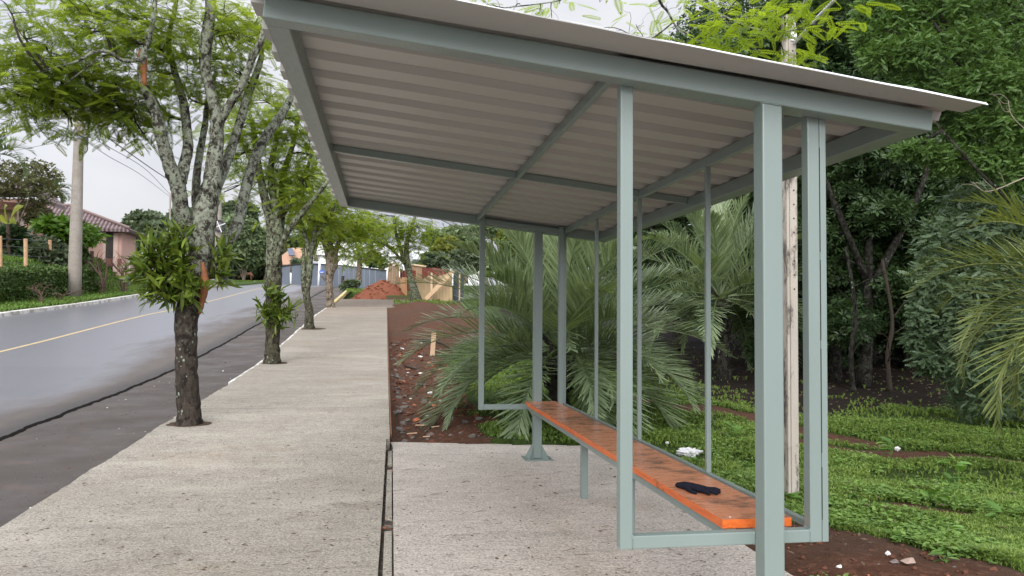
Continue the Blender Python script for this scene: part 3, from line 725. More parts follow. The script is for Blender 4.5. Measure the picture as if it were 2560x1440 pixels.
S.append(stem(mb, [(500, 690, 40, .3), (530, 655, 38, .5), (562, 612, 38, .7), (592, 565, 34, .9), (610, 490, 30, 1.1), (627, 425, 28, 1.3), (657, 355, 27, 1.5), (697, 297, 24, 1.7), (722, 255, 20, 1.9), (750, 200, 15, 2.)], y1, sides=12, wob=.05)[0])
S.append(stem(mb, [(368, 140, 15, -.7), (335, 152, 11, -.8), (300, 148, 11, -.9), (275, 130, 10, -1), (235, 130, 9, -1.1), (195, 152, 7, -1.2), (150, 165, 5, -1.3), (90, 180, 4, -1.4)], y1, m=4, sides=7)[0])
S.append(stem(mb, [(290, 138, 6, -.9), (250, 142, 6, -1), (215, 170, 5, -1), (160, 212, 4, -1.1)], y1, m=4, sides=6)[0])
S.append(stem(mb, [(380, 250, 10, -.5), (335, 262, 8, -.4), (270, 255, 7, -.3), (205, 262, 6, -.3), (145, 280, 4, -.3)], y1, m=4, sides=6)[0])
S.append(stem(mb, [(462, 300, 10, .3), (425, 290, 9, .5), (395, 260, 8, .7), (365, 215, 6, .9), (320, 200, 5, 1)], y1, m=4, sides=6)[0])
WK[0] = 1.
wood1 = mb
leaf = MB()
B1 = [(560, 40, 90, 60, .3, 1.3), (600, 110, 60, 60, .2, 1.3), (600, 180, 50, 50, .4, 1), (440, 40, 90, 50, .2, 1.2), (330, 40, 80, 40, 0, 1.1), (390, 110, 70, 40, 0, .9), (300, 100, 80, 35, -.3, .9), (200, 25, 55, 30, -.4, .9),
      (230, 80, 70, 30, -.5, .8), (110, 115, 70, 35, -.6, .6), (60, 75, 60, 40, -.9, .35), (40, 140, 60, 40, -.8, .7), (140, 170, 80, 35, -.8, 1), (60, 200, 80, 35, -.7, 1.2), (210, 175, 80, 40, -.4, 1.2), (290, 200, 70, 45, -.2, 1.3),
      (330, 255, 55, 40, 0, 1.5), (270, 270, 60, 35, 0, 1.4), (210, 240, 60, 35, -.2, 1.2), (130, 235, 60, 35, -.5, 1.0), (30, 240, 50, 30, -.7, 1), (110, 285, 40, 22, -.5, .6), (180, 318, 40, 16, -.3, .35), (330, 300, 35, 20, .1, .8),
      (400, 185, 60, 45, .6, 1), (470, 150, 60, 60, .7, 1.1), (470, 240, 50, 40, 1., .7), (570, 240, 45, 45, 1.1, .9), (420, 310, 30, 25, .6, .3), (360, 335, 20, 18, 0, .2), (520, -30, 200, 40, 0, .8), (250, -30, 160, 30, -.3, .6), (640, 60, 30, 70, .8, .9), (20, 20, 50, 25, -1.2, .25)]
n = canopy(wood1, leaf, B1, y1, [s for s in S], T_FEATHER, .25, per=18, nanch=9, rbranch=.020)
wood1.build('trunk', [BARK1, DTWIG], t1, smooth=True)
leaf.build('crown', FEATHER, t1)
# wound on the trunk
m = MB(); st = smoothpath(np.array([(506, 655, 10), (511, 690, 20), (510, 720, 26), (506, 750, 18), (499, 785, 9)], float), 4)
pts = np.array([P(q[0], q[1], y1-.165) for q in st]); V, F_ = tube(pts, [q[2]/2*y1/F_PX*.8 for q in st], 8, .1); m.add(V, F_); m.build('bark_wound', WOUND, t1, smooth=True)
m = MB(); st = smoothpath(np.array([(352, 125, 10), (356, 145, 20), (358, 175, 16), (362, 215, 9)], float), 4)
pts = np.array([P(q[0], q[1], y1-.6-.05) for q in st]); V, F_ = tube(pts, [q[2]/2*y1/F_PX for q in st], 8, .1); m.add(V, F_); m.build('bark_wound', WOUND, t1, smooth=True)

for (u, v, y, ra, sx_) in ((472, 1060, 11.84, .27, 1.1), (686, 909, 20.61, .33, 1.05), (780, 822, 30., .45, 1.1)):
    c_ = P(u, v, y); m = MB(); a_ = np.linspace(0, 2*math.pi, 40, endpoint=False); r_ = ra*(1+.22*np.array([mnoise.noise((math.cos(q)*1.5, math.sin(q)*1.5, y)) for q in a_]))
    V = [(c_[0], c_[1], float(h(c_[1]))+.012)]+[(max(-3.08, c_[0]+q*sx_*math.cos(b)), c_[1]+q*.8*math.sin(b), float(h(c_[1]+q*.8*math.sin(b)))+.004) for q, b in zip(r_, a_)]
    m.add(V, [np.array([[0, 1+i, 1+(i+1) % 40] for i in range(40)])]); kind(m.build('soil_pit', simple('dark planting soil', (.07, .048, .03), .95, .15, .6, 8, .6)), 'structure')
# tree 2
y2 = 20.61
t2 = thing('street_tree', P(680, 908, y2), 'second street tree with a small orchid clump low on its straight mossy trunk', 'tree', TREEGRP)
mb = MB(); S = []
S.append(stem(mb, [(680, 914, 46), (681, 895, 38), (682, 840, 34), (683, 780, 35), (684, 730, 37), (684, 690, 40), (686, 655, 38), (684, 615, 34), (679, 560, 26), (668, 520, 22), (656, 470, 19), (647, 420, 16), (640, 370, 14), (630, 300, 11)], y2, sides=14)[0])
S.append(stem(mb, [(688, 640, 28), (694, 590, 26), (692, 530, 22), (682, 480, 18), (677, 420, 15), (690, 350, 12), (700, 280, 9)], y2)[0])
S.append(stem(mb, [(690, 620, 22, .2), (702, 560, 20, .3), (704, 500, 17, .4), (710, 430, 14, .5), (730, 370, 12, .6), (745, 300, 9, .6)], y2)[0])
S.append(stem(mb, [(690, 665, 14, -.3), (702, 618, 14, -.5), (722, 576, 14, -.6), (756, 530, 15, -.7), (782, 500, 13, -.8), (806, 470, 11, -.9), (830, 440, 8, -1)], y2, wob=.03)[0])
S.append(stem(mb, [(706, 540, 12, .2), (735, 490, 11, .1), (765, 430, 10, 0), (780, 380, 8, 0)], y2)[0])
S.append(stem(mb, [(652, 450, 10), (625, 400, 9), (600, 350, 7), (570, 320, 5)], y2)[0])
wood = mb; leaf = MB()
B2 = [(690, 330, 70, 50, 0, 1.2), (740, 380, 60, 60, 0, 1.3), (640, 380, 60, 50, 0, 1.1), (760, 450, 50, 50, -.3, 1.2), (700, 430, 70, 40, .4, 1), (640, 450, 45, 35, 0, .8), (600, 340, 50, 40, .3, .9), (780, 500, 30, 30, -.4, .8), (580, 400, 35, 30, .3, .6), (660, 250, 70, 50, 0, 1), (740, 300, 50, 60, -.2, 1.1), (720, 510, 45, 30, .6, .6), (620, 300, 40, 40, 0, .8), (560, 480, 30, 20, .5, .25)]
canopy(wood, leaf, B2, y2, S, T_FEATHER, .33, per=18, nanch=11, rbranch=.028, spread=.36)
wood.build('trunk', [BARK2, DTWIG], t2, smooth=True); leaf.build('crown', FEATHER, t2)
# tree 3
y3 = 30.0
t3 = thing('street_tree', P(773, 822, y3), 'third street tree, its pale trunk twisted in an S with a loop-like fork', 'tree', TREEGRP)
mb = MB(); S = []
S.append(stem(mb, [(773, 826, 28), (773, 805, 23), (773, 775, 20), (768, 750, 18), (766, 728, 17), (770, 705, 16), (774, 670, 16), (776, 635, 16), (784, 605, 15), (789, 560, 13), (790, 520, 11), (800, 470, 9)], y3)[0])
S.append(stem(mb, [(772, 752, 12), (763, 735, 12), (759, 705, 13), (760, 680, 12), (759, 650, 9), (760, 620, 7)], y3)[0])
S.append(stem(mb, [(775, 655, 13), (771, 620, 12), (764, 590, 11), (754, 565, 10), (745, 530, 8), (740, 490, 6)], y3)[0])
S.append(stem(mb, [(786, 600, 10), (810, 560, 8), (835, 520, 7), (850, 480, 5)], y3)[0])
wood = mb; leaf = MB()
B3 = [(800, 500, 50, 30, 0, 1), (760, 510, 40, 35, 0, 1), (830, 540, 45, 25, 0, 1), (740, 560, 30, 25, 0, .7), (800, 560, 30, 20, .5, .6), (860, 520, 40, 25, .3, .9), (770, 450, 60, 30, 0, 1)]
canopy(wood, leaf, B3, y3, S, T_FEATHER_LOW, .40, per=20, nanch=10, rbranch=.035, spread=.5)
wood.build('trunk', [BARK2, DTWIG], t3, smooth=True); leaf.build('crown', FEATHER, t3)
# tree 4
y4 = 43.75
t4 = thing('street_tree', P(826, 768, y4), 'fourth street tree with a brown fissured trunk swollen below its fork', 'tree', TREEGRP)
mb = MB(); S = []
S.append(stem(mb, [(826, 772, 30), (825, 758, 22), (824, 735, 18), (823, 705, 18), (824, 685, 22), (829, 662, 30), (830, 645, 28), (826, 620, 16), (823, 595, 12), (820, 560, 9), (822, 520, 7)], y4)[0])
S.append(stem(mb, [(833, 652, 16), (842, 620, 12), (850, 595, 10), (860, 565, 7), (872, 530, 5)], y4)[0])
S.append(stem(mb, [(822, 650, 14), (815, 625, 11), (806, 600, 8), (800, 570, 6)], y4)[0])
wood = mb; leaf = MB()
B4 = [(830, 560, 40, 25, 0, 1), (870, 560, 40, 25, 0, 1.1), (800, 585, 30, 20, 0, .9), (860, 600, 35, 20, 0, .9), (900, 560, 35, 25, 1, 1), (820, 620, 20, 12, 0, .5), (800, 545, 30, 20, 0, .8)]
canopy(wood, leaf, B4, y4, S, T_FEATHER_LOW, .46, per=20, nanch=11, rbranch=.04, spread=.6)
wood.build('trunk', [BARK3, DTWIG], t4, smooth=True); leaf.build('crown', FEATHER, t4)
# tree 5 (right, leaning)
y5 = 51.04
t5 = thing('street_tree', P(1037, 752, y5), 'leaning lichened tree in front of the tan board fence beside the red earth', 'tree', 'trees beyond the earth strip')
mb = MB(); S = []
S.append(stem(mb, [(1040, 756, 30), (1037, 742, 24), (1031, 720, 18), (1026, 700, 15), (1022, 670, 14), (1017, 640, 13), (1016, 615, 12), (1022, 590, 10), (1032, 560, 8), (1040, 530, 6)], y5)[0])
S.append(stem(mb, [(1046, 750, 18, .2), (1036, 715, 13, .3), (1024, 690, 12, .3), (1016, 665, 11, .2), (1006, 640, 10, 0), (998, 610, 9, 0), (988, 575, 8, 0), (985, 540, 6, 0)], y5)[0])
S.append(stem(mb, [(1012, 660, 8), (995, 640, 7), (980, 625, 6), (960, 610, 5), (930, 605, 4)], y5)[0])
wood = mb; leaf = MB()
B5 = [(1020, 570, 40, 25, 0, 1.1), (980, 570, 40, 25, 0, 1.2), (940, 575, 40, 25, 0, 1.2), (960, 620, 40, 22, -.5, 1.1), (1000, 620, 30, 20, .5, .8), (1050, 570, 20, 25, 0, .9), (920, 620, 30, 20, 0, .9), (1030, 605, 25, 15, 0, .7), (990, 650, 22, 12, .6, .5), (950, 545, 60, 15, 0, 1)]
canopy(wood, leaf, B5, y5, S, T_FEATHER_LOW, .46, per=18, nanch=11, rbranch=.04, spread=.6)
wood.build('trunk', [BARK2, DTWIG], t5, smooth=True); leaf.build('crown', FEATHER, t5)
# tree 6
y6 = 78.
t6 = thing('street_tree', P(897, 703, y6), 'straight grey-brown trunk behind the heap of red earth, in front of the grey fence', 'tree', 'trees beyond the earth strip')
mb = MB(); S = []
S.append(stem(mb, [(897, 706, 17), (897, 690, 14), (898, 670, 13), (899, 655, 13), (897, 635, 8), (890, 610, 5), (886, 585, 4)], y6, m=4, sides=9)[0])
S.append(stem(mb, [(901, 655, 9), (912, 650, 8), (924, 640, 6), (930, 620, 5), (934, 595, 4)], y6, m=4, sides=8)[0])
wood = mb; leaf = MB()
B6 = [(890, 600, 35, 22, 0, 1), (925, 600, 30, 20, 0, 1), (880, 630, 28, 16, 0, .9), (920, 632, 22, 12, 0, .7), (900, 575, 40, 15, 0, 1), (895, 648, 14, 6, -.5, .4)]
canopy(wood, leaf, B6, y6, S, T_FEATHER_LOW, .62, per=16, nanch=10, rbranch=.05, spread=.8)
wood.build('trunk', [BARK3, DTWIG], t6, smooth=True); leaf.build('crown', FEATHER, t6)
# overhanging boughs of the tree that stands on the kerb just outside the frame
y0t = 6.5
t0 = thing('overhanging_tree', (-2.9, 4.2, 0), 'bright feathery boughs of an off-frame street tree hanging over the shelter roof', 'tree')
mb = MB()
V, F_ = tube(smoothpath(np.array([(-2.9, 4.2, -.05), (-2.85, 4.2, 1.5), (-2.7, 4.3, 3.0), (-2.0, 4.6, 4.6), (-.6, 5.3, 5.6), (.8, 6.0, 5.6), (1.8, 6.6, 5.2)], float), 5), np.linspace(.19, .04, 31), 12, .05); mb.add(V, F_)
S = [stem(mb, [(1560, -260, 12, .2), (1640, -20, 9, 0), (1670, 30, 7, 0), (1695, 70, 5, 0), (1760, 110, 3, -.2)], y0t, sides=6)[0],
     stem(mb, [(1640, -120, 12, .3), (1760, 10, 9, .2), (1820, 45, 6, 0), (1880, 70, 5, -.2), (1960, 80, 4, -.3), (2040, 60, 3, -.4)], y0t, sides=6)[0],
     stem(mb, [(1800, 38, 5, 0), (1860, 100, 4, 0), (1900, 130, 3, -.2)], y0t, sides=5)[0],
     stem(mb, [(1690, 50, 5, 0), (1640, 90, 4, .2), (1600, 110, 3, .3)], y0t, sides=5)[0],
     stem(mb, [(1500, -200, 8, .2), (1440, -40, 6, .3), (1400, 0, 4, .4), (1260, 20, 3, .5)], y0t, sides=5)[0]]
leaf = MB()
B0 = [(1780, 80, 60, 40, 0, .8), (1740, 110, 40, 15, 0, .5), (1850, 60, 60, 40, -.2, 1.1), (1900, 110, 60, 35, -.2, 1), (1960, 140, 40, 20, -.2, .6), (2010, 60, 60, 40, -.4, 1.1), (2060, 80, 30, 25, -.5, .7), (1960, 40, 50, 30, -.3, .8), (1940, 10, 70, 20, -.2, .6), (1780, 20, 60, 25, 0, .6), (1850, 0, 70, 15, 0, .5)]
BX = [(1670, 25, 20, 15, 0, .2), (1590, 60, 40, 15, .3, .18), (1510, 70, 30, 8, .3, .15), (1300, 8, 60, 12, .5, .45), (1350, 30, 40, 15, .5, .3), (1230, 10, 30, 10, .5, .3), (1250, 25, 30, 8, .6, .2), (1380, 60, 25, 8, .5, .15), (1500, 5, 30, 8, .2, .15), (1180, 8, 25, 8, .6, .2), (1650, 5, 40, 10, .1, .25), (1600, 92, 25, 6, .3, .12), (1400, 10, 25, 8, .4, .2)]
canopy(mb, leaf, B0, y0t, S, T_FEATHER, .17, per=6, nanch=7, flat=.25, rbranch=.007, spread=.10)
canopy(mb, leaf, BX, y0t, S, T_FEATHER, .17, per=4, nanch=9, flat=.3, rbranch=.005, spread=.12)
mb.build('trunk', [BARK1, DTWIG], t0, smooth=True); leaf.build('crown', FEATHER2, t0)

# ------------------------------------------------------------------ orchid clumps on the trunks
def orchid(name, blobs, y, n, L, label, mat=ORCH):
    r = thing(name, P(blobs[0][0], blobs[0][1], y), label, 'orchid', 'orchid clumps on the street trees')
    lf, cn = MB(), MB(); c0 = P(blobs[0][0], blobs[0][1], y)
    for (u, v, ru, rv, dy, w_) in blobs:
        k = int(n*w_); c = P(u, v, y+dy); s = y/F_PX
        tips = ellipsoid(k//6+2, c, (ru*s, ru*s*.7, rv*s), .0)
        root = P(u+RNG.normal(0, 8)+(.35*(blobs[0][0]+14-u)), v*.75+blobs[0][1]*.25+10, y+.05)
        for q in tips:
            st = root+RNG.normal(0, .07, 3)
            pts = twig(cn, st, q, .006, .004, 6, .12, 5)
            m_ = 6
            base = pts[RNG.integers(1, 6, m_)]+RNG.normal(0, .008, (m_, 3))
            d = (q-st); d = d/np.linalg.norm(d); dd = d+RNG.normal(0, .75, (m_, 3)); dd[:, 2] += .1
            scatter(lf, *T_STRAP, base, frames(dd, rnorms(m_, .6)), RNG.uniform(.6, 1.25, m_)*L)
    cn.build('canes', TWIG, r, smooth=True); lf.build('leaves', mat, r)
    return r
T_STRAP = tmpl([[np.array((0, -.025, 0)), np.array((0, .025, 0)), np.array((.35, .085, .05)), np.array((.35, -.085, .05))], [np.array((.35, -.085, .05)), np.array((.35, .085, .05)), np.array((.72, .075, .02)), np.array((.72, -.075, .02))], [np.array((.72, -.075, .02)), np.array((.72, .075, .02)), np.array((1, .012, -.06)), np.array((1, -.012, -.06))]])
T_STRAP = (np.array([(0, -.025, 0), (0, .025, 0), (.35, .085, .05), (.35, -.085, .05), (.72, .075, .02), (.72, -.075, .02), (1, .0, -.06)]), [np.array([[0, 1, 2, 3], [3, 2, 4, 5]]), np.array([[5, 4, 6]])])
orchid('orchid_clump', [(450, 680, 60, 60, -.3, 1.), (395, 650, 55, 55, -.3, .9), (430, 615, 60, 40, -.3, .8), (380, 690, 45, 40, -.3, .6), (425, 725, 60, 30, -.35, .8), (470, 720, 40, 40, -.35, .5), (400, 745, 45, 22, -.2, .4), (560, 640, 22, 40, .1, .3), (555, 690, 30, 20, .1, .25), (350, 660, 25, 40, -.2, .3)], y1, 190, .26, 'large orchid clump with yellowing leaves in the fork of the nearest street tree')
orchid('orchid_clump', [(690, 790, 40, 28, -.3, 1.), (690, 745, 26, 30, -.3, .5), (725, 780, 28, 25, -.2, .5), (665, 770, 25, 25, -.3, .5), (690, 820, 25, 16, -.3, .3), (668, 725, 25, 18, -.3, .2)], y2, 90, .32, 'smaller orchid clump low on the second street tree')
# ------------------------------------------------------------------ palms
def gz(x, y): return float(G(x, y))
def palm(name, c, base, nf, L, label, mat, elev=(-10, 85), leafL=.62, dirs=None, trunk_r=.16, nl=58, lw=.020, droop=1.0, grp=None):
    r = thing(name, base, label, 'palm', grp)
    lf, st, tr = MB(), MB(), MB()
    c = np.asarray(c, float); base = np.asarray(base, float)
    V, F_ = tube(smoothpath(np.array([base-np.array([0, 0, .1]), (base*.6+c*.4)+RNG.normal(0, .04, 3), c-np.array([0, 0, .05])]), 6), np.linspace(trunk_r*1.15, trunk_r*.8, 13), 12, .08); tr.add(V, F_)
    for i in range(26):                                           # old leaf bases on the trunk
        a_ = i*2.4; f = .25+.75*i/26; p0 = base*(1-f)+c*f
        V, F_ = tube([p0, p0+np.array([math.cos(a_)*.22, math.sin(a_)*.22, .16]), p0+np.array([math.cos(a_)*.30, math.sin(a_)*.30, .34])], [.05, .04, .012], 5); tr.add(V, F_)
    fr = dirs if dirs is not None else [(i*137.5+RNG.uniform(-15, 15), elev[0]+(elev[1]-elev[0])*((i+.5)/nf)**1.15, 1.) for i in range(nf)]
    for (az, el, k) in fr:
        az_, el_ = rad(az), rad(el); Lf = L*k*RNG.uniform(.88, 1.1); n = 26
        p = c.copy(); pts = [p]; hd = np.array([math.cos(az_), math.sin(az_), 0.]); e = el_
        for j in range(n):
            f = j/n; e -= rad(droop*(1.2+5.6*f))*(1.15-.55*math.sin(max(el_, 0))); p = p+(hd*math.cos(e)+np.array([0, 0, math.sin(e)]))*(Lf/n); pts.append(p)
        pts = np.array(pts); V, F_ = tube(pts, np.linspace(.019, .004, n+1), 5); st.add(V, F_)
        T = np.gradient(pts, axis=0); T /= np.linalg.norm(T, axis=1)[:, None]
        side = np.cross(hd, [0, 0, 1.]); tw_ = RNG.normal(0, .25)
        fs = np.linspace(.16, .995, nl); ip = fs*n; i0 = np.clip(ip.astype(int), 0, n-1); fr_ = (ip-i0)[:, None]
        B = pts[i0]*(1-fr_)+pts[i0+1]*fr_; TT = T[i0]*(1-fr_)+T[i0+1]*fr_
        NN = np.cross(np.broadcast_to(side, TT.shape), TT); NN /= np.linalg.norm(NN, axis=1)[:, None]
        for s in (-1, 1):
            ln = leafL*np.clip(np.sin((fs*.86+.12)*math.pi), .25, 1)*RNG.uniform(.85, 1.12, nl)*min(1, L*k/2.2)
            ang = rad(52)-rad(24)*fs+RNG.normal(0, .10, nl)
            vee = (.55+RNG.normal(0, .16, nl))
            S_ = (side*math.cos(tw_)+0*TT)*s
            d = TT*np.cos(ang)[:, None]+(S_*np.cos(vee)[:, None]+NN*np.sin(vee)[:, None])*np.sin(ang)[:, None]
            wdir = np.cross(d, NN); wdir /= np.linalg.norm(wdir, axis=1)[:, None]
            dn = np.array([0, 0, -1.]); sg = RNG.uniform(.0, .08, nl)[:, None]*droop*1.0
            w_ = lw*RNG.uniform(.8, 1.2, nl)[:, None]*.5
            q = [B, B+d*ln[:, None]*.38+dn*ln[:, None]*.04*sg, B+d*ln[:, None]*.72+dn*ln[:, None]*.42*sg, B+d*ln[:, None]*.95+dn*ln[:, None]*1.1*sg]
            V = np.stack([q[0]-wdir*w_*.6, q[0]+wdir*w_*.6, q[1]+wdir*w_, q[1]-wdir*w_, q[2]+wdir*w_*.8, q[2]-wdir*w_*.8, q[3]], 1).reshape(-1, 3)
            o_ = (np.arange(nl)*7)[:, None]
            lf.add(V, [np.vstack([np.array([[0, 1, 2, 3]])+o_, np.array([[3, 2, 4, 5]])+o_]), np.array([[5, 4, 6]])+o_])
    tr.build('trunk', BARKD, r, smooth=True); st.build('midribs', mat, r, smooth=True); lf.build('fronds', mat, r)
    return r
yp = 12.6; cx_ = P(1400, 0, yp)[0]
palm('palm_tree', P(1395, 872, yp), (cx_, yp, gz(cx_, yp)), 66, 2.75, 'big grey-green feather palm with a short trunk just behind the shelter', PALML, (-14, 88), .74, None, .15, 84, .0245, .62, 'feather palms')
yp = 17.5; q = P(1800, 745, yp)
palm('palm_tree', q, (q[0]+.1, yp, gz(q[0], yp)), 38, 2.85, 'smaller feather palm in the gap between shelter post and dark forest', PALML, (-14, 86), .74, None, .15, 66, .027, .66, 'feather palms')
q = P(2790, 760, 7.4)
dl = [(178, 22, 1.), (200, 12, .95), (160, 34, 1), (186, 48, 1.05), (215, 30, 1), (150, 8, .9), (172, -6, .95), (196, -14, 1), (228, 0, 1), (140, 40, 1), (186, 2, 1.05), (240, 40, 1), (120, 30, 1), (90, 45, 1), (50, 40, 1), (20, 30, 1), (340, 35, 1), (300, 30, 1), (270, 20, 1), (205, 62, 1), (165, 60, 1), (0, 70, 1), (205, -24, .9), (182, -30, .95), (215, -12, 1), (168, 14, 1)]
palm('palm_tree', q, (q[0], 7.4, gz(q[0], 7.4)), 0, 2.05, 'olive green palm whose drooping fronds enter at the right of the lawn', PALMY, leafL=.60, dirs=dl, trunk_r=.14, nl=38, lw=.024, droop=.92, grp='feather palms')

# ------------------------------------------------------------------ forest and shrubs on the right
def leafy_tree(name, base, stems, blobs, leaf, mat, size, per, label, cat='tree', grp=None, bark=BARKD, flat=.7, low=False, droop=-.15, shell=.35, twigs=True, parts=('trunk', 'crown')):
    r = thing(name, base, label, cat, grp); wd, lf = MB(), MB()
    src = []
    for (pts, ra, rb_) in stems:
        s_ = smoothpath(np.array(pts, float), 5); V, F_ = tube(s_, np.linspace(ra, rb_, len(s_)), 9, .07); wd.add(V, F_); src.append(s_)
    src = np.vstack(src)
    for b in blobs:
        c, rr, k = np.array(b[0], float), np.array(b[1], float), b[2]
        if twigs:
            j = np.argmin(((src-c)**2).sum(1)); main = twig(wd, src[j], c, .035, .015, 6, .05, 5)
            for q in ellipsoid(5, c, rr*.85): twig(wd, main[RNG.integers(2, 6)], q, .014, .005, 4, .04, 4)
        n = int(per*k); pos = ellipsoid(n, c, rr, shell)
        out = (pos-c)/rr; d = out*.7+rdirs(n, .4, droop); nn = rnorms(n, flat)+out*.35; nn /= np.linalg.norm(nn, axis=1)[:, None]
        scatter(lf, *leaf, pos, frames(d, nn), RNG.uniform(.65, 1.3, n)*size)
    wd.build(parts[0], bark, r, smooth=True); lf.build(parts[1], mat, r)
    return r
def rb(c, spread, n, r0, r1, k=1.):
    out = []
    for i in range(n):
        q = np.array(c)+RNG.uniform(-1, 1, 3)*np.array(spread); s = RNG.uniform(r0, r1); out.append((q, (s, s, s*.75), k)); 
    return out
FG = 'dark forest trees behind the lawn'
def ftree(u, y, vtop, rad_, label, mat, leaf=T_CLUST, size=.20, per=240, nb=16, lean=0., vlow=620, bark=BARKD, extra=None):
    b = P(u, 0, y); x = b[0]; z0 = gz(x, y); top = P(u, vtop, y)[2]; low = P(u, vlow, y)[2]
    st = [([(x, y, z0-.1), (x+lean*.4, y, z0+.3*(top-z0)), (x+lean, y+.2, z0+.75*(top-z0))], .15, .06),
          ([(x+lean*.4, y, z0+.3*(top-z0)), (x+lean*.4+.9, y-.4, z0+.6*(top-z0)), (x+1.4, y-.5, z0+.8*(top-z0))], .09, .04),
          ([(x+lean*.4, y, z0+.34*(top-z0)), (x-.8, y-.2, z0+.6*(top-z0)), (x-1.3, y-.2, z0+.78*(top-z0))], .08, .04)]
    bl = []
    for i in range(nb):
        zz = low+(top-low)*((i+.5)/nb); k = math.sin(math.pi*min(1., .25+.75*(i+.5)/nb))*.6+.5; a_ = RNG.uniform(0, 6.28); d_ = rad_*RNG.uniform(.15, .75)*k
        s = rad_*RNG.uniform(.35, .5); bl.append(((x+lean*.7+d_*math.cos(a_), y+d_*math.sin(a_)*.8, zz), (s, s, s*.72), 1.))
    if extra: bl += extra
    return leafy_tree('forest_tree', (x, y, z0), st, bl, leaf, mat, size, per, label, grp=FG, bark=bark)
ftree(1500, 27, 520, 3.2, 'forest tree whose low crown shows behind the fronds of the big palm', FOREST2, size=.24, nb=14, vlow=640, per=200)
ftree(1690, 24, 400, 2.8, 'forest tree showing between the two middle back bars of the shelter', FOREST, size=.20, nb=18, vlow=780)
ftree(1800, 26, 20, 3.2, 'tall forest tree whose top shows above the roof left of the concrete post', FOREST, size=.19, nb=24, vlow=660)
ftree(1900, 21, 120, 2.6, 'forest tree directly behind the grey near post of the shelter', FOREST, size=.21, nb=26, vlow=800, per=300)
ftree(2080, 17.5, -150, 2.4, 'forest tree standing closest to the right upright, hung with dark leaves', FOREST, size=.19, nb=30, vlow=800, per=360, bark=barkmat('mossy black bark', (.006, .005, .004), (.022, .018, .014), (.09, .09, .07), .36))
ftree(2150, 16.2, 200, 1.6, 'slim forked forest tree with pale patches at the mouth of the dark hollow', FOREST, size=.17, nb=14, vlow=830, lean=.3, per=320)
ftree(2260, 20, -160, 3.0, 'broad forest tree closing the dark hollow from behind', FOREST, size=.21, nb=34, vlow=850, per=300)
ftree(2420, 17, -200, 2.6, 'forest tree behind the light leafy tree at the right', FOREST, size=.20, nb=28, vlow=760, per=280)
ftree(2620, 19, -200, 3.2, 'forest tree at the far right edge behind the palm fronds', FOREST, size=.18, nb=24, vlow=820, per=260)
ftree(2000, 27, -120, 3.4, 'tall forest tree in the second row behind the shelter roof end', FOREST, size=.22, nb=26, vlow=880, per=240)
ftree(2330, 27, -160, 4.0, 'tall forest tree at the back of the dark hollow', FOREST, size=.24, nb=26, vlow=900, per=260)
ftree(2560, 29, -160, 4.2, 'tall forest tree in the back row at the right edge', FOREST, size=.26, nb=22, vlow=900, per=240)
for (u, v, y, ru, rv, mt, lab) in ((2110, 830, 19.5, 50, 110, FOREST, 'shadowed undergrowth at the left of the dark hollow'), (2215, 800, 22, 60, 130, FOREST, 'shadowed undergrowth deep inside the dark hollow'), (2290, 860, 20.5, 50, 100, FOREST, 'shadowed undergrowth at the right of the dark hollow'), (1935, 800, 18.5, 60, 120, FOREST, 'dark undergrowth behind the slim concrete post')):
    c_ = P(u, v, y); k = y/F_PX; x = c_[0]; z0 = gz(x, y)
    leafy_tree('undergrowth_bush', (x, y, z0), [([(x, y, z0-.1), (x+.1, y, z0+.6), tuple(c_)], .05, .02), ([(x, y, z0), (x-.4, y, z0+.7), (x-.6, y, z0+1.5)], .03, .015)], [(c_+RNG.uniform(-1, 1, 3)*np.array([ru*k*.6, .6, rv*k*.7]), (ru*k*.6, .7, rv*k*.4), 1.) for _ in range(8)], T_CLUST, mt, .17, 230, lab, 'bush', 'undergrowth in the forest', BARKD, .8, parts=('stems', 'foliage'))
# saplings and bare stems in the hollow
for (u, y, tp, lab) in ((2215, 15.2, 720, 'thin pale bare sapling stem in the dark hollow'), (2125, 15.0, 690, 'crooked grey sapling stem left of the dark hollow'), (2290, 18, 640, 'black leaning stem at the right of the dark hollow')):
    b = P(u, 0, y); x = b[0]; z0 = gz(x, y); zt = P(u, tp, y)[2]; m = MB()
    s_ = smoothpath(np.array([(x, y, z0-.05), (x-.05, y, z0+.35*(zt-z0)), (x+.06, y, z0+.7*(zt-z0)), (x-.08, y+.1, zt+.6)]), 5); V, F_ = tube(s_, np.linspace(.055, .03, len(s_)), 7, .08); m.add(V, F_)
    for k_ in range(5): twig(m, s_[4+k_*2], s_[4+k_*2]+np.array([RNG.normal(0, .5), RNG.normal(0, .3), RNG.uniform(.2, .6)]), .014, .005)
    tag(m.build('sapling', BARKD if u != 2215 else TWIG, smooth=True), lab, 'sapling', 'bare saplings in the forest')
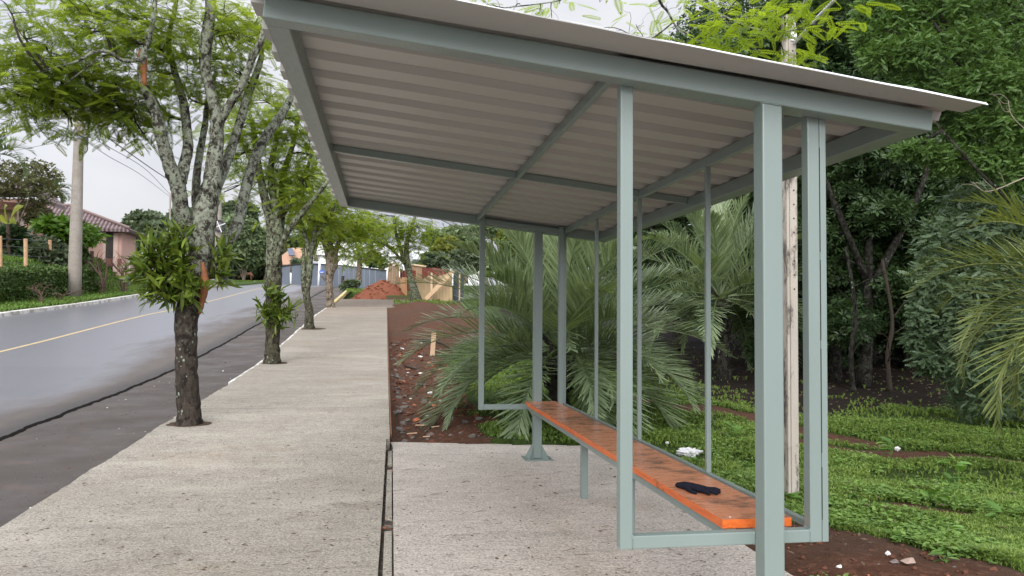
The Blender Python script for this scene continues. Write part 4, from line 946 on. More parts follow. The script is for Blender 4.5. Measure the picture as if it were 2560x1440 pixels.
# light green tree on the right (small pinnate leaflets) and the blue-green bush below it
y = 10.5; b = P(2700, 0, y); x = b[0]; z0 = gz(x, y)
def pb(u, v, dy, ru, rv, k=1.):
    c = P(u, v, y+dy); s = (y+dy)/F_PX; return (c, (ru*s, ru*s, rv*s), k)
BL = [pb(2250, 60, .4, 90, 60), pb(2350, 20, .2, 110, 70), pb(2210, 140, .3, 70, 50), pb(2300, 130, 0, 90, 60), pb(2420, 110, 0, 110, 70), pb(2520, 60, 0, 110, 90), pb(2280, 220, .3, 70, 40, .8), pb(2380, 220, 0, 90, 50), pb(2490, 200, -.2, 100, 70), pb(2580, 180, -.2, 80, 90),
      pb(2330, 290, .5, 60, 25, .6), pb(2430, 310, .2, 80, 40), pb(2540, 310, -.2, 90, 60), pb(2290, 375, .5, 70, 24, .7), pb(2380, 395, .4, 80, 40, .8), pb(2490, 400, .1, 90, 50), pb(2570, 430, -.2, 70, 60), pb(2250, -40, .4, 120, 60), pb(2450, -50, 0, 160, 70), pb(2170, 90, .5, 40, 40, .5), pb(2170, 30, .6, 50, 40, .5), pb(2650, 300, -.2, 90, 120), pb(2660, 60, 0, 100, 130)]
leafy_tree('broadleaf_tree', (x, y, z0), [([(x, y, z0-.1), (x-.1, y, 2.2), (x-.4, y, 4.2), (x-.8, y, 6.2)], .10, .04), ([(x-.1, y, 2.0), (x-.9, y-.1, 3.0), (x-1.8, y, 3.9), (x-2.4, y+.1, 4.6)], .035, .015), ([(x-.2, y, 2.8), (x-1.2, y, 4.4), (x-2.2, y, 5.6)], .03, .015)],
           BL, T_SPRIG, SHRUBL, .105, 1350, 'light green tree of small leaflets filling the upper right corner', bark=BARKD, flat=.8, shell=.3)
y = 11.4; b = P(2640, 0, y); x = b[0]; z0 = gz(x, y)
BL = [pb(2360, 600, 0, 90, 70), pb(2450, 560, -.2, 90, 70), pb(2540, 560, -.2, 80, 80), pb(2420, 500, .3, 70, 40, .8), pb(2330, 690, 0, 60, 60), pb(2420, 690, -.3, 80, 80), pb(2520, 680, -.4, 80, 90), pb(2310, 790, .1, 40, 50), pb(2390, 810, -.2, 80, 80), pb(2490, 800, -.4, 90, 90), pb(2330, 900, 0, 50, 40), pb(2410, 920, -.2, 80, 70), pb(2510, 930, -.4, 90, 80), pb(2300, 850, .2, 40, 40, .7), pb(2600, 700, -.2, 90, 160), pb(2450, 1000, -.1, 90, 50, .8), pb(2600, 950, -.3, 90, 100), pb(2560, 1060, 0, 80, 50, .7)]
leafy_tree('bush', (x, y, z0), [([(x, y, z0-.1), (x-.2, y, 1.0), (x-.5, y, 2.6)], .07, .03), ([(x-.1, y, z0), (x-.7, y, .9), (x-1.3, y, 1.7)], .05, .02)], BL, T_SPRIG, SHRUBB, .135, 620, 'blue-green bush bulging over the lawn behind the right palm fronds', 'bush', bark=BARK2, flat=.8, shell=.45, parts=('stems', 'foliage'))
# dead twigs poking out on the right
for rows, lab in (([(2570, 440, 3.5, -1.2), (2500, 470, 3, -1.2), (2460, 478, 2.5, -1.2), (2432, 455, 1.5, -1.2)], 'pale dead twig across the dark leaves at right centre'), ([(2570, 330, 3, -1.3), (2530, 290, 2.5, -1.3), (2520, 250, 1.5, -1.3)], 'short pale dead twig near the right edge, level with the roof corner')):
    m = MB(); s_, _ = stem(m, rows, 10.4, sides=5, m=4)
    for k_ in range(4): j_ = min(len(s_)-1, 3+k_*2); twig(m, s_[j_], s_[j_]+np.array([-.12-.05*k_, 0, .18-.04*k_]), .004, .002)
    tag(m.build('dead_twig', TWIGP, smooth=True), lab, 'twig', 'dead twigs')

# ------------------------------------------------------------------ grass, weeds, litter
N = 190000
yy = 1/RNG.uniform(1/32., 1/4.0, N)**1.0; xx = CAM[0]+RNG.uniform(.02, .96, N)*yy
keep = (xx > .2) & ~((xx < 2.62) & (yy < pad_far(xx)+.05)) & (yy < 30)
xx, yy = xx[keep], yy[keep]; sm_, dm_ = soilmask(xx, yy), darkmask(xx, yy)
pt = np.array([mnoise.noise((a*.8, b*.8, 3))*.6+mnoise.noise((a*2.7, b*2.7, 8))*.45 for a, b in zip(xx, yy)])
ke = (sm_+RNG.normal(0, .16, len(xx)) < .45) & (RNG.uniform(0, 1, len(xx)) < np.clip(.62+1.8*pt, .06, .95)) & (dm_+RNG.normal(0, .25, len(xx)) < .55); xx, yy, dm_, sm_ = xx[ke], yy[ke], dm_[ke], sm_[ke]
kk = RNG.permutation(len(xx))[:58000]; xx, yy, smk = xx[kk], yy[kk], sm_[kk]
nb_ = 5; q = []
def blade(a, lean, L, W):
    d = np.array([math.cos(a), math.sin(a), 0]); s = np.array([-d[1], d[0], 0])*W/2
    return [[-s*.8, s*.8, d*lean*.35*L+s+np.array([0, 0, .62*L]), d*lean*.35*L-s+np.array([0, 0, .62*L])], [d*lean*.35*L-s+np.array([0, 0, .62*L]), d*lean*.35*L+s+np.array([0, 0, .62*L]), d*lean*L+np.array([0, 0, (.98-.3*lean)*L])+s*.1, d*lean*L+np.array([0, 0, (.98-.3*lean)*L])-s*.1]]
for i in range(nb_): q += blade(i*2.4+.3, .35+.3*(i % 3), 1.0-.12*(i % 2), .15)
T_TUFT = tmpl(q)
zz = G(xx, yy)
zz = zz+np.where(xx > 0, np.array([mnoise.noise((a*1.7, b*1.7, 0))*.035+mnoise.noise((a*6, b*6, 3))*.014 for a, b in zip(xx, yy)]), 0)
n = len(xx); ang = RNG.uniform(0, 6.28, n); Rz = np.zeros((n, 3, 3)); Rz[:, 0, 0] = np.cos(ang); Rz[:, 0, 1] = -np.sin(ang); Rz[:, 1, 0] = np.sin(ang); Rz[:, 1, 1] = np.cos(ang); Rz[:, 2, 2] = 1
m = MB(); clump = np.array([mnoise.noise((a*1.1, b*1.1, 5)) for a, b in zip(xx, yy)])
scatter(m, *T_TUFT, np.stack([xx, yy, zz-.004], 1), Rz, RNG.uniform(.040, .100, n)*(1+.55*clump)*(1+.018*yy)*np.clip(1.05-1.3*smk, .35, 1)*.88)
# far verge across the road
N = 16000; yv = RNG.uniform(36, 74, N); xv = RNG.uniform(-24.5, -15.95, N); zv = G(xv, yv); ang = RNG.uniform(0, 6.28, N)
Rv = np.zeros((N, 3, 3)); Rv[:, 0, 0] = np.cos(ang); Rv[:, 0, 1] = -np.sin(ang); Rv[:, 1, 0] = np.sin(ang); Rv[:, 1, 1] = np.cos(ang); Rv[:, 2, 2] = 1
scatter(m, *T_TUFT, np.stack([xv, yv, zv-.01], 1), Rv, RNG.uniform(.14, .34, N), 1)
for (u0, u1, v0, y0_, y1_) in ((985, 1140, 0, 47, 52), (870, 935, 0, 60, 66), (600, 680, 0, 140, 158), (500, 600, 0, 140, 158)):
    N = 260; ya = RNG.uniform(y0_, y1_, N); xa = CAM[0]+(RNG.uniform(u0, u1, N)-964)/F_PX*ya; za = G(xa, ya); k_ = Rv[:N]
    scatter(m, *T_TUFT, np.stack([xa, ya, za], 1), k_, RNG.uniform(.12, .26, N)*(y0_/50.)**.6)
NB = 15000; ib = RNG.choice(len(xx), NB, p=(1/yy)/(1/yy).sum()); tvw = np.array([(0, 0, 0), (.35, .24, .08), (.75, .18, .06), (1, 0, -.06), (.75, -.18, .06), (.35, -.24, .08)])
cl_ = np.array([mnoise.noise((a*1.3, b*1.3, 21)) for a, b in zip(xx[ib], yy[ib])]); ib = ib[cl_ > -.05]; NB = len(ib); off = RNG.normal(0, .05, (NB, 2))
for _ in range(4):
    scatter(m, tvw, [np.array([[0, 1, 2, 5], [5, 2, 3, 4]])], np.stack([xx[ib]+off[:, 0], yy[ib]+off[:, 1], zz[ib]+RNG.uniform(.015, .06, NB)], 1), frames(rdirs(NB, .15, .18), rnorms(NB, .3)), RNG.uniform(.025, .070, NB), 1)
gr_ = m.build('grass', [GRASS, leafmat('low broad leaves', (.09, .17, .035), (.24, .38, .09), .35, .45, 3)]); kind(gr_, 'stuff')
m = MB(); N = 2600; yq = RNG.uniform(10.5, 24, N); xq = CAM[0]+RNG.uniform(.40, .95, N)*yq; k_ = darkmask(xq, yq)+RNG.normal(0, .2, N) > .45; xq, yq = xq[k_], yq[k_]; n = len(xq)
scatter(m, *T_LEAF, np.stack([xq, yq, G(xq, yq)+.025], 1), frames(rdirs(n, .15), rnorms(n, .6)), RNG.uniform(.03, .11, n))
N = 260; yq = RNG.uniform(5, 14, N); xq = CAM[0]+RNG.uniform(.40, .95, N)*yq; k_ = xq > 2.7; xq, yq = xq[k_], yq[k_]; n = len(xq)
scatter(m, *T_LEAF, np.stack([xq, yq, G(xq, yq)+.06], 1), frames(rdirs(n, .2), rnorms(n, .4)), RNG.uniform(.03, .09, n))
kind(m.build('fallen_leaves', simple('fallen leaves', (.10, .07, .042), .8, .3, .7, 2)), 'stuff')
# leaf litter on the paving
m = MB(); LIT = simple('dry brown leaf bits', (.10, .065, .04), .9, .2, .6, 3)
N = 900; yl = 1/RNG.uniform(1/16., 1/4.6, N); xl_ = RNG.uniform(-3.0, 2.5, N); zl = np.where(xl_ < 0, h(yl), 0)+.004
ok_ = (yl < pad_far(xl_)-.15) | (xl_ < -.1); xl_, yl, zl = xl_[ok_], yl[ok_], zl[ok_]; n = len(xl_)
scatter(m, *T_LEAF, np.stack([xl_, yl, zl], 1), frames(rdirs(n, .05), rnorms(n, .25)), RNG.uniform(.012, .05, n))
for i in range(230):
    yq = 1/RNG.uniform(1/14., 1/4.6); xq = RNG.uniform(-3, 2.5)
    if xq > -.1 and yq > pad_far(xq)-.2: continue
    zq = (h(yq) if xq < 0 else 0)+.005; a_ = RNG.normal(0, .6); L = min(.2, RNG.gamma(2., .028)+.015)
    V, F_ = tube([(xq, yq, zq), (xq+.5*L*math.cos(a_)+RNG.normal(0, .01), yq+.5*L*math.sin(a_), zq+.004), (xq+L*math.cos(a_), yq+L*math.sin(a_), zq+.001)], [.0013, .0016, .0008], 4); m.add(V, F_)
kind(m.build('leaf_litter', LIT), 'stuff')
def stone(m, p, s, mi=0):
    V = RNG.normal(size=(14, 3)); V /= np.linalg.norm(V, axis=1)[:, None]; V = V*np.array([1, .75, .55])*s*RNG.uniform(.7, 1.2, (14, 1))
    import bmesh
    bm = bmesh.new(); [bm.verts.new(v) for v in V]; r_ = bmesh.ops.convex_hull(bm, input=bm.verts); bm.verts.index_update()
    vs = [v.co[:] for v in bm.verts]; fs = [tuple(v.index for v in f.verts) for f in bm.faces]; bm.free()
    m.add(np.array(vs)+np.array(p), fs, mi)
m = MB(); ST1 = simple('red brown clods', (.115, .05, .031), .95, .15, .5, 5, .4); ST2 = simple('grey mortar lumps', (.125, .11, .098), .95, .2, .4, 5, .4); ST3 = simple('broken orange brick', (.42, .15, .08), .9, .2, .3, 5); ST4 = simple('white scraps', (.75, .74, .72), .7)
for i in range(1500):
    if i < 1220: yq = RNG.uniform(10.8, 28); xq = abs(RNG.normal(.6, .55))+.08
    else: yq = RNG.uniform(4.6, 6.3); xq = RNG.uniform(2.6, 4.3)
    if soilmask(np.array([xq]), np.array([yq]))[0] < .5: continue
    mi = RNG.choice([0, 0, 0, 1, 2, 3], p=[.3, .2, .2, .2, .07, .03] if i < 1220 else [.4, .2, .3, .07, .02, .01]); s = (RNG.gamma(2., .014)+.008)*(1 if i < 1220 else .42)
    if xq < .35 and i < 1220: mi = 1 if RNG.random() < .5 else 0; s *= 1.2
    stone(m, (xq, yq, gz(xq, yq)+s*.2), min(s, .08), mi)
for i in range(150):
    yq = RNG.uniform(4.8, 10.45); stone(m, (RNG.uniform(-.085, -.02)+.009*(yq-5.27), yq, -.045), RNG.uniform(.008, .03), RNG.choice([0, 1, 1, 1, 2], p=[.2, .3, .2, .2, .1]))
for i in range(420):
    yq = RNG.uniform(6, 24); xq = RNG.uniform(-4.9, -3.25); stone(m, (xq, yq, float(h(yq))-.133), RNG.gamma(2., .0032)+.002, RNG.choice([1, 3, 0], p=[.5, .12, .38]))
kind(m.build('rubble', [ST1, ST2, ST3, ST4]), 'stuff')
# mortar blocks lying in the joint
for (ya, yb_, lab) in ((9.3, 10.2, 'farthest'), (6.85, 8.95, 'long'), (4.9, 6.4, 'near')):
    m = MB(); m.hexa([(-.082+.0107*(ya-5.27), ya, -.06), (-.014+.0078*(ya-5.27), ya, -.06), (-.014+.0078*(yb_-5.27), yb_, -.06), (-.082+.0107*(yb_-5.27), yb_, -.06), (-.078+.0107*(ya-5.27), ya, -.011), (-.017+.0078*(ya-5.27), ya, -.009), (-.018+.0078*(yb_-5.27), yb_, -.010), (-.079+.0107*(yb_-5.27), yb_, -.012)])
    tag(m.build('mortar_slab', CONC, bevel=.006), {'farthest': 'short mortar slab in the paving joint, the one farthest from the camera', 'long': 'long narrow mortar slab set in the middle of the paving joint', 'near': 'mortar slab in the paving joint nearest the camera'}[lab], 'slab', 'mortar slabs in the paving joint')
# timber formwork along the sidewalk edge, offcuts, stake, branch
FORM = simple('wet formwork plank', (.23, .12, .07), .85, .2, .45, 3, .2); PINE = simple('fresh pine offcut', (.50, .345, .22), .8, .25, .2, 4)
m = MB(); yq = 10.9
ysf = np.linspace(10.95, 44, 60); V = []
for a_ in ysf: V += [(.004, a_, h(a_)-.30), (.024, a_, h(a_)-.30), (.024+.008*mnoise.noise((a_*.8, 0, 0)), a_, h(a_)-.022), (.004, a_, h(a_)-.018)]
e = np.arange(len(ysf)-1)*4; m.add(V, [np.vstack([np.stack([e+c, e+(c+1) % 4, e+4+(c+1) % 4, e+4+c], -1) for c in range(4)]+[[[0, 3, 2, 1]]])])
tag(m.build('formwork_plank', FORM), 'brown timber formwork along the long right edge of the sidewalk', 'plank', 'formwork planks')
m = MB(); m.hexa([(.05, 10.87, -.15), (2.54, 10.285, -.15), (2.545, 10.305, -.15), (.055, 10.89, -.15), (.05, 10.87, -.012), (2.54, 10.285, -.012), (2.545, 10.305, -.012), (.055, 10.89, -.012)])
tag(m.build('formwork_plank', FORM), 'thin timber formwork along the far end of the shelter paving', 'plank', 'formwork planks')
def plank(a, b, w_, t_, label, mat=PINE, name='wood_offcut', cat='offcut', up=(0, 0, 1), grp=None):
    a, b = np.array(a, float), np.array(b, float); d = b-a; d /= np.linalg.norm(d); s = np.cross(d, up); s /= np.linalg.norm(s); n_ = np.cross(s, d)
    m = MB(); v = [p+s*w_/2*sx+n_*t_*sz for sz in (0, 1) for p, sx in ((a, -1), (a, 1), (b, 1), (b, -1))]; m.hexa(v)
    o = m.build(name, mat, bevel=.002); return tag(o, label, cat, grp)
pg = lambda u, v, y, dz=.02: (lambda p: np.array([p[0], y, gz(p[0], y)+dz]))(P(u, v, y))
yk = 22.5; pa = pg(1080, 900, yk, -.1); pb_ = P(1085, 832, yk)
plank(pa, pb_, .13, .025, 'pale timber stake standing in the red soil beside the palm', name='timber_stake', cat='stake', up=(0, 1, 0))
OG = 'pine offcuts on the red soil'
for i, (u, v, L, a_, w_, lab) in enumerate(((1052, 1070, .16, -.5, .055, 'broad wedge-shaped pine chip, largest on the red soil before the pavement'), (1088, 1077, .12, .2, .022, 'thin pale pine splinter right of the broad wedge chip'), (1030, 1086, .15, .1, .035, 'pine chip left of the broad wedge chip'), (1066, 1092, .10, .0, .04, 'short pale pine chip nearest the pavement edge'), (1150, 1045, .08, .4, .02, 'small white splinter below the palm fronds'), (1020, 960, .14, -.7, .03, 'pinkish splinter beside the formwork'))):
    p0 = PZ(u, v, -.04); p0[2] = gz(p0[0], p0[1])+.03; plank(p0-np.array([math.cos(a_), math.sin(a_), 0])*L/2, p0+np.array([math.cos(a_), math.sin(a_), .1])*L/2, w_, .012, lab, grp=OG)
m = MB(); s_ = np.array([pg(1045, 828, 26.5, .03), pg(1075, 838, 25.6, .10), pg(1105, 850, 24.9, .10), pg(1128, 862, 24., .03)]); s_ = smoothpath(s_, 4); V, F_ = tube(s_, np.linspace(.05, .03, len(s_)), 7, .1); m.add(V, F_)
tag(m.build('fallen_branch', TWIG, smooth=True), 'fallen grey branch lying across the red soil behind the stake', 'branch')
m = MB(); s_ = smoothpath(np.array([pg(1012, 870, 21.5, .02), pg(1030, 880, 20.8, .05), pg(1045, 888, 20.3, .02)]), 4); V, F_ = tube(s_, np.linspace(.03, .02, len(s_)), 6, .1); m.add(V, F_)
tag(m.build('fallen_branch', TWIG, smooth=True), 'short dark stick on the red soil left of the stake', 'branch')
# plastic bag and scraps
def crumple(name, c, r, label, cat, mat, sq=.45, grp=None, seed=0):
    import bmesh
    bm = bmesh.new(); bmesh.ops.create_icosphere(bm, subdivisions=4, radius=1)
    for v in bm.verts:
        p = v.co.copy(); n1 = abs(mnoise.noise(p*1.6+Vector((seed, 0, 0))))*1.1+abs(mnoise.noise(p*4+Vector((seed, 3, 0))))*.5+abs(mnoise.noise(p*9+Vector((seed, 5, 0))))*.16
        v.co = p*(.55+n1*.62)
    me = bpy.data.meshes.new(name); bm.to_mesh(me); bm.free()
    zm = min(v.co.z for v in me.vertices)
    for v in me.vertices: v.co = ((v.co.x)*r[0]+c[0], v.co.y*r[1]+c[1], (v.co.z-zm)*r[2]*sq+c[2]); 
    o = bpy.data.objects.new(name, me); COL.objects.link(o); me.materials.append(mat); return tag(o, label, cat, grp)
BAG = leafmat('thin white plastic', (.80, .80, .80), (.90, .90, .90), .3, .35, 1, (.9, .9, .9))
c = P(1722, 1127, 9.4); crumple('plastic_bag', (c[0], c[1], gz(c[0], c[1])+.035), (.165, .11, .13), 'crumpled white plastic bag lying on the grass behind the bench', 'plastic bag', BAG)
for i, (u, v, s, lab) in enumerate(((2220, 1405, .022, 'white paper scrap on the brown soil at lower right'), (2244, 1130, .04, 'torn white wrapper on the brown track beside a tuft'), (1668, 1122, .028, 'small white scrap left of the plastic bag'))):
    c = PZ(u, v, -.05); crumple('paper_scrap', (c[0], c[1], gz(c[0], c[1])+.012), (s, s*.7, s*1.3), lab, 'litter', BAG, .6, 'white litter scraps', i*7+1)
m = MB(); c = PZ(2268, 1425, -.05); stone(m, (c[0], c[1], gz(c[0], c[1])+.02), .055); tag(m.build('stone', simple('pinkish stone', (.36, .27, .22), .9, .2, .3, 20, .3)), 'pinkish angular stone in the brown soil at the lower right', 'stone', 'stones in the soil')
m = MB(); c = PZ(2235, 1420, -.05); stone(m, (c[0], c[1], gz(c[0], c[1])+.01), .04); tag(m.build('stone', simple('grey stone', (.17, .14, .13), .9, .2, .3, 20, .3)), 'dark grey stone just left of the pinkish stone', 'stone', 'stones in the soil')
# broad-leaved weeds
WEED = leafmat('weed leaves', (.07, .16, .03), (.18, .33, .07), .35, .5, 3)
def weed(u, v, n, L, hgt, label, z=-.06):
    c = PZ(u, v, z); c[2] = gz(c[0], c[1]); r = thing('weed', c, label, 'weed', 'broad-leaved weeds in the lawn'); lf, st = MB(), MB()
    for k_ in range(3):
        q = c+np.array([RNG.normal(0, .03), RNG.normal(0, .03), hgt*RNG.uniform(.6, 1)]); twig(st, c, q, .004, .002, 5, .02, 5)
    f = RNG.uniform(.1, 1, n); pos = c+np.stack([RNG.normal(0, .04, n)*(1-f*.5), RNG.normal(0, .04, n)*(1-f*.5), f*hgt], 1)
    tv = np.array([(0, 0, 0), (.3, .2, .06), (.7, .16, .04), (1, 0, -.08), (.7, -.16, .04), (.3, -.2, .06), (.5, 0, -.02)]); tf = [np.array([[0, 1, 2, 6], [6, 2, 3, 4], [0, 6, 4, 5]])]
    scatter(lf, tv, tf, pos, frames(rdirs(n, .25, .15), rnorms(n, .3)), RNG.uniform(.6, 1.2, n)*L)
    st.build('stem', WEED, r); lf.build('leaves', WEED, r)
for a_ in ((2385, 1290, 16, .16, .50, 'tall seeding weed standing out of the lawn at right'), (2330, 1262, 9, .17, .12, 'broad-leaved weed left of the tall seeding weed'), (2365, 1335, 9, .15, .08, 'low broad-leaved weed below the tall seeding weed'), (2490, 1300, 10, .16, .10, 'broad-leaved weed at the right end of the lawn'), (1835, 1120, 14, .15, .22, 'leafy weed beside the back bar nearest the near post'), (1880, 1180, 9, .13, .10, 'low weed tight against the near post'), (1722, 1160, 10, .13, .12, 'weed in front of the white plastic bag'),
           (2225, 1150, 9, .16, .22, 'upright strap-leaved weed on the brown track'), (2130, 1260, 10, .09, .06, 'clover-like weed right of the end frame'), (2360, 1420, 8, .10, .07, 'small pale weed at the bottom edge of the lawn'), (2240, 1365, 8, .09, .08, 'small weed on the border between lawn and soil'), (2525, 1225, 7, .11, .06, 'pale weed below the drooping frond'), (1990, 1265, 10, .14, .10, 'weed at the foot of the concrete post')):
    weed(*a_)

# ------------------------------------------------------------------ slim concrete post behind the shelter, with its cables
t = NT('weathered white washed concrete')
c = t.mix(t.noise(4, 6, .7, t.co((1, 1, .25))), (.27, .24, .195), (.52, .48, .425)); c = t.mix(t.ramp(t.noise(7, 6, .75, t.co((1, 1, .35))), [(.50, 0.), (.60, .85)]), c, (.06, .05, .045))
t.bsdf(c, .9, .2, 0, t.bump(t.noise(40, 5, .7), .5, .01)); OLDC = t.m
pA = PZ(1978, 1250, -.05); xq, yq = pA[0], pA[1]; zt = P(1976, 42, yq)[2]; zb_ = gz(xq, yq)
cp = thing('concrete_post', (xq, yq, zb_), 'slim whitewashed concrete post with a row of bolt holes behind the shelter', 'post')
m = MB(); hw = .052
m.box((xq-hw, yq-.05, zb_-.2), (xq-hw+.028, yq+.05, zt)); m.box((xq-hw+.0285, yq-.058, zb_-.2), (xq+hw, yq+.05, zt-.01)); m.build('shaft', OLDC, cp, bevel=.006)
for z in np.arange(1.95, zt-.1, .135): m = MB(); V, F_ = tube([(xq+.015, yq-.0595, z), (xq+.015, yq-.050, z)], [.009, .009], 8); m.add(V, F_); m.build('bolt_hole', DARKGAP, cp)
m = MB(); m.box((xq-.01, yq-.075, zt-.26), (xq+.05, yq-.0585, zt-.14)); m.build('insulator_bracket', simple('white insulator', (.75, .76, .78), .4), cp, bevel=.004)
CABLE = simple('pale grey cable', (.60, .62, .66), .5); WIRE = simple('dark wire', (.14, .14, .16), .6); WIREL = simple('grey wire', (.32, .32, .36), .6)
def cable(name, pts, r, mat, label, grp):
    m = MB(); V, F_ = tube(pts, r, 6); m.add(V, F_); return tag(m.build(name, mat, smooth=True), label, 'cable', grp)
cable('service_cable', [P(1978, 48, yq-.07), P(1996, 40, yq-.3), P(2012, 5, yq-.9), P(2040, -90, yq-1.6)], .012, CABLE, 'pale service cable rising from the top of the slim concrete post', 'service cables')
cable('service_cable', [P(1986, 108, yq-.07), P(2040, 48, yq-.6), P(2092, -6, yq-1.1), P(2200, -120, yq-1.9)], .016, CABLE, 'thicker pale cable leaving the slim concrete post below its top', 'service cables')

# ------------------------------------------------------------------ left side of the road
CPOLE = concrete('grey pole concrete', (.42, .41, .39), (.50, .49, .47))
def pole(u0, v0, u1, v1, y, w0, w1, label, zt=None):
    a = P(u0, v0, y); b = P(u1, v1, y); k = y/F_PX/2; a[2] = min(a[2], gz(a[0], y)-.02) if y < 80 else a[2]
    r = thing('utility_pole', a, label, 'utility pole', 'concrete utility poles'); m = MB(); V, F_ = tube(np.linspace(a, b, 8), np.linspace(w0*k, w1*k, 8), 20); m.add(V, F_); m.build('shaft', CPOLE, r, smooth=True)
    return r, a, b
r1, a1, b1 = pole(185, 746, 199, 272, 48.6, 31, 19, 'big tapered concrete utility pole on the grass across the road')
m = MB(); k = 48.6/F_PX
for v_ in (300, 345): m = MB(); p = P(197, v_, 48.6); V, F_ = tube([p-np.array([0, 0, .06]), p+np.array([0, 0, .06])], 11.5*k, 16); m.add(V, F_); m.build('clamp_band', simple('galvanised band', (.30, .31, .33), .5), r1)
m = MB(); p = P(215, 352, 48.4); m.box((p[0]-.10, p[1]-.1, p[2]-.22), (p[0]+.10, p[1]+.1, p[2]+.22)); ring = [p+np.array([.22*math.cos(a_)-.12, 0, .30*math.sin(a_)-.42]) for a_ in np.linspace(0, 6.28, 14)]; V, F_ = tube(ring, .03, 6); m.add(V, F_); m.build('splice_box', simple('black plastic', (.02, .02, .022), .5), r1)
r2, a2, b2 = pole(545, 703, 548, 360, 80., 17, 11, 'second concrete utility pole carrying a round cable coil, behind the nearest tree')
m = MB(); p = P(548, 565, 79.4); rr_ = 13*80/F_PX
for rad_k in (1., .86): ring = [p+np.array([rr_*rad_k*math.cos(a_), 0, rr_*rad_k*math.sin(a_)]) for a_ in np.linspace(0, 2*math.pi, 22)]; V, F_ = tube(ring, .075, 6); m.add(V, F_)
m.build('cable_coil', simple('black cable', (.02, .02, .024), .6), r2)
m = MB()
for a_ in (0.4, 1.97): d_ = np.array([math.cos(a_), 0, math.sin(a_)])*rr_*1.25; V, F_ = tube([p-d_-np.array([0, .1, 0]), p+d_-np.array([0, .1, 0])], .05, 6); m.add(V, F_)
m.build('coil_cross', CABLE, r2)
pole(667.5, 665, 669, 592, 110., 5.5, 4.5, 'thin pale pole beside the second street tree, far off')
pole(425, 600, 425.5, 482, 105., 5, 3.5, 'thin pale pole rising above the far dark trees left of the nearest trunk')
WG = 'overhead wires'
for i, (pts, r_, mat, lab) in enumerate((
    ([(-40, 262, 30), (60, 290, 36), (160, 318, 46), (196, 330, 48.5)], .018, WIREL, 'uppermost overhead wire running left from the big pole'),
    ([(-40, 288, 30), (70, 312, 38), (194, 342, 48.5)], .018, WIREL, 'second overhead wire running left from the big pole'),
    ([(-40, 300, 30), (70, 322, 38), (194, 346, 48.5)], .018, WIREL, 'third overhead wire running left from the big pole'),
    ([(-40, 364, 30), (40, 330, 38), (70, 315, 44)], .015, WIREL, 'thin wire slanting up from the left edge under the leaves'),
    ([(-40, 392, 40), (80, 368, 44), (194, 347, 48.5)], .015, WIREL, 'thin wire reaching the big pole from lower left'),
    ([(206, 332, 48.7), (280, 372, 56), (360, 420, 70), (425, 486, 104)], .025, WIREL, 'upper thin wire running right from the big pole to the far pole'),
    ([(206, 346, 48.7), (270, 390, 56), (345, 432, 70), (425, 492, 104)], .022, WIREL, 'lower thin wire running right from the big pole to the far pole'),
    ([(250, 330, 46), (320, 380, 55), (415, 445, 70), (545, 520, 79.5)], .035, WIRE, 'thick dark wire descending right toward the pole with the cable coil'))):
    s_ = smoothpath(np.array(pts, float), 5); cable('overhead_wire', [P(*q) for q in s_], r_, mat, lab, WG)
# hedge
def leafbox(m, a, b, n, size, leaf=T_CARD):
    a, b = np.array(a), np.array(b); pos = RNG.uniform(0, 1, (n, 3)); f = RNG.integers(0, 4, n)
    pos[f == 0, 2] = 1; pos[f == 1, 0] = 1; pos[f == 2, 1] = 0; pos = a+pos*(b-a)+RNG.normal(0, size*.25, (n, 3))
    scatter(m, *leaf, pos, frames(rdirs(n, .8), rnorms(n, .9)), RNG.uniform(.6, 1.2, n)*size)
m = MB()
for y in np.arange(33, 53.2, .8):
    zt = 1.5+.06*math.sin(y*1.7); m.box((-19.2, y, gz(-18, y)-.3), (-17.95, y+.799, gz(-18, y+.4)+zt)); leafbox(m, (-19.25, y, gz(-18, y)), (-17.88, y+.8, gz(-18, y)+zt+.02), 420, .20)
tag(m.build('hedge', HEDGE), 'long clipped dark green hedge along the far verge', 'hedge')
# fence posts behind the hedge, with wire strands
POSTW = simple('tan timber', (.46, .29, .17), .85, .2, .25, 4, .2); DARKW = simple('dark timber', (.10, .07, .05), .85, .2, .4, 4, .3)
fz = thing('wire_fence', P(65, 680, 46.), 'wire fence on three tan timber posts standing behind the clipped hedge', 'fence')
for (u, vt, vb, w_, y) in ((65, 597, 690, 9, 46.), (126, 600, 688, 8.5, 50.), (1, 590, 690, 9, 42.)):
    a, b = P(u, vb, y), P(u-1, vt, y); k = w_/2*y/F_PX; m = MB(); V, F_ = tube([a, b], [k, k*.95], 10); m.add(V, F_); m.build('post', POSTW, fz, smooth=False)
for v0 in (600, 618, 640, 660):
    m = MB(); V, F_ = tube([P(-60, v0-6, 38.), P(1, v0-4, 42.), P(65, v0, 46.), P(126, v0+3, 50.), P(228, v0+10, 56.)], .008, 4); m.add(V, F_); m.build('wire_strand', WIRE, fz)
m = MB(); V, F_ = tube([P(229, 690, 55.), P(230, 628, 55.)], .12, 8); m.add(V, F_); V, F_ = tube([P(203, 682, 54.7), P(226, 635, 54.7)], .09, 8); m.add(V, F_); tag(m.build('corner_post', DARKW), 'dark timber corner post with a slanting brace at the hedge end', 'post')

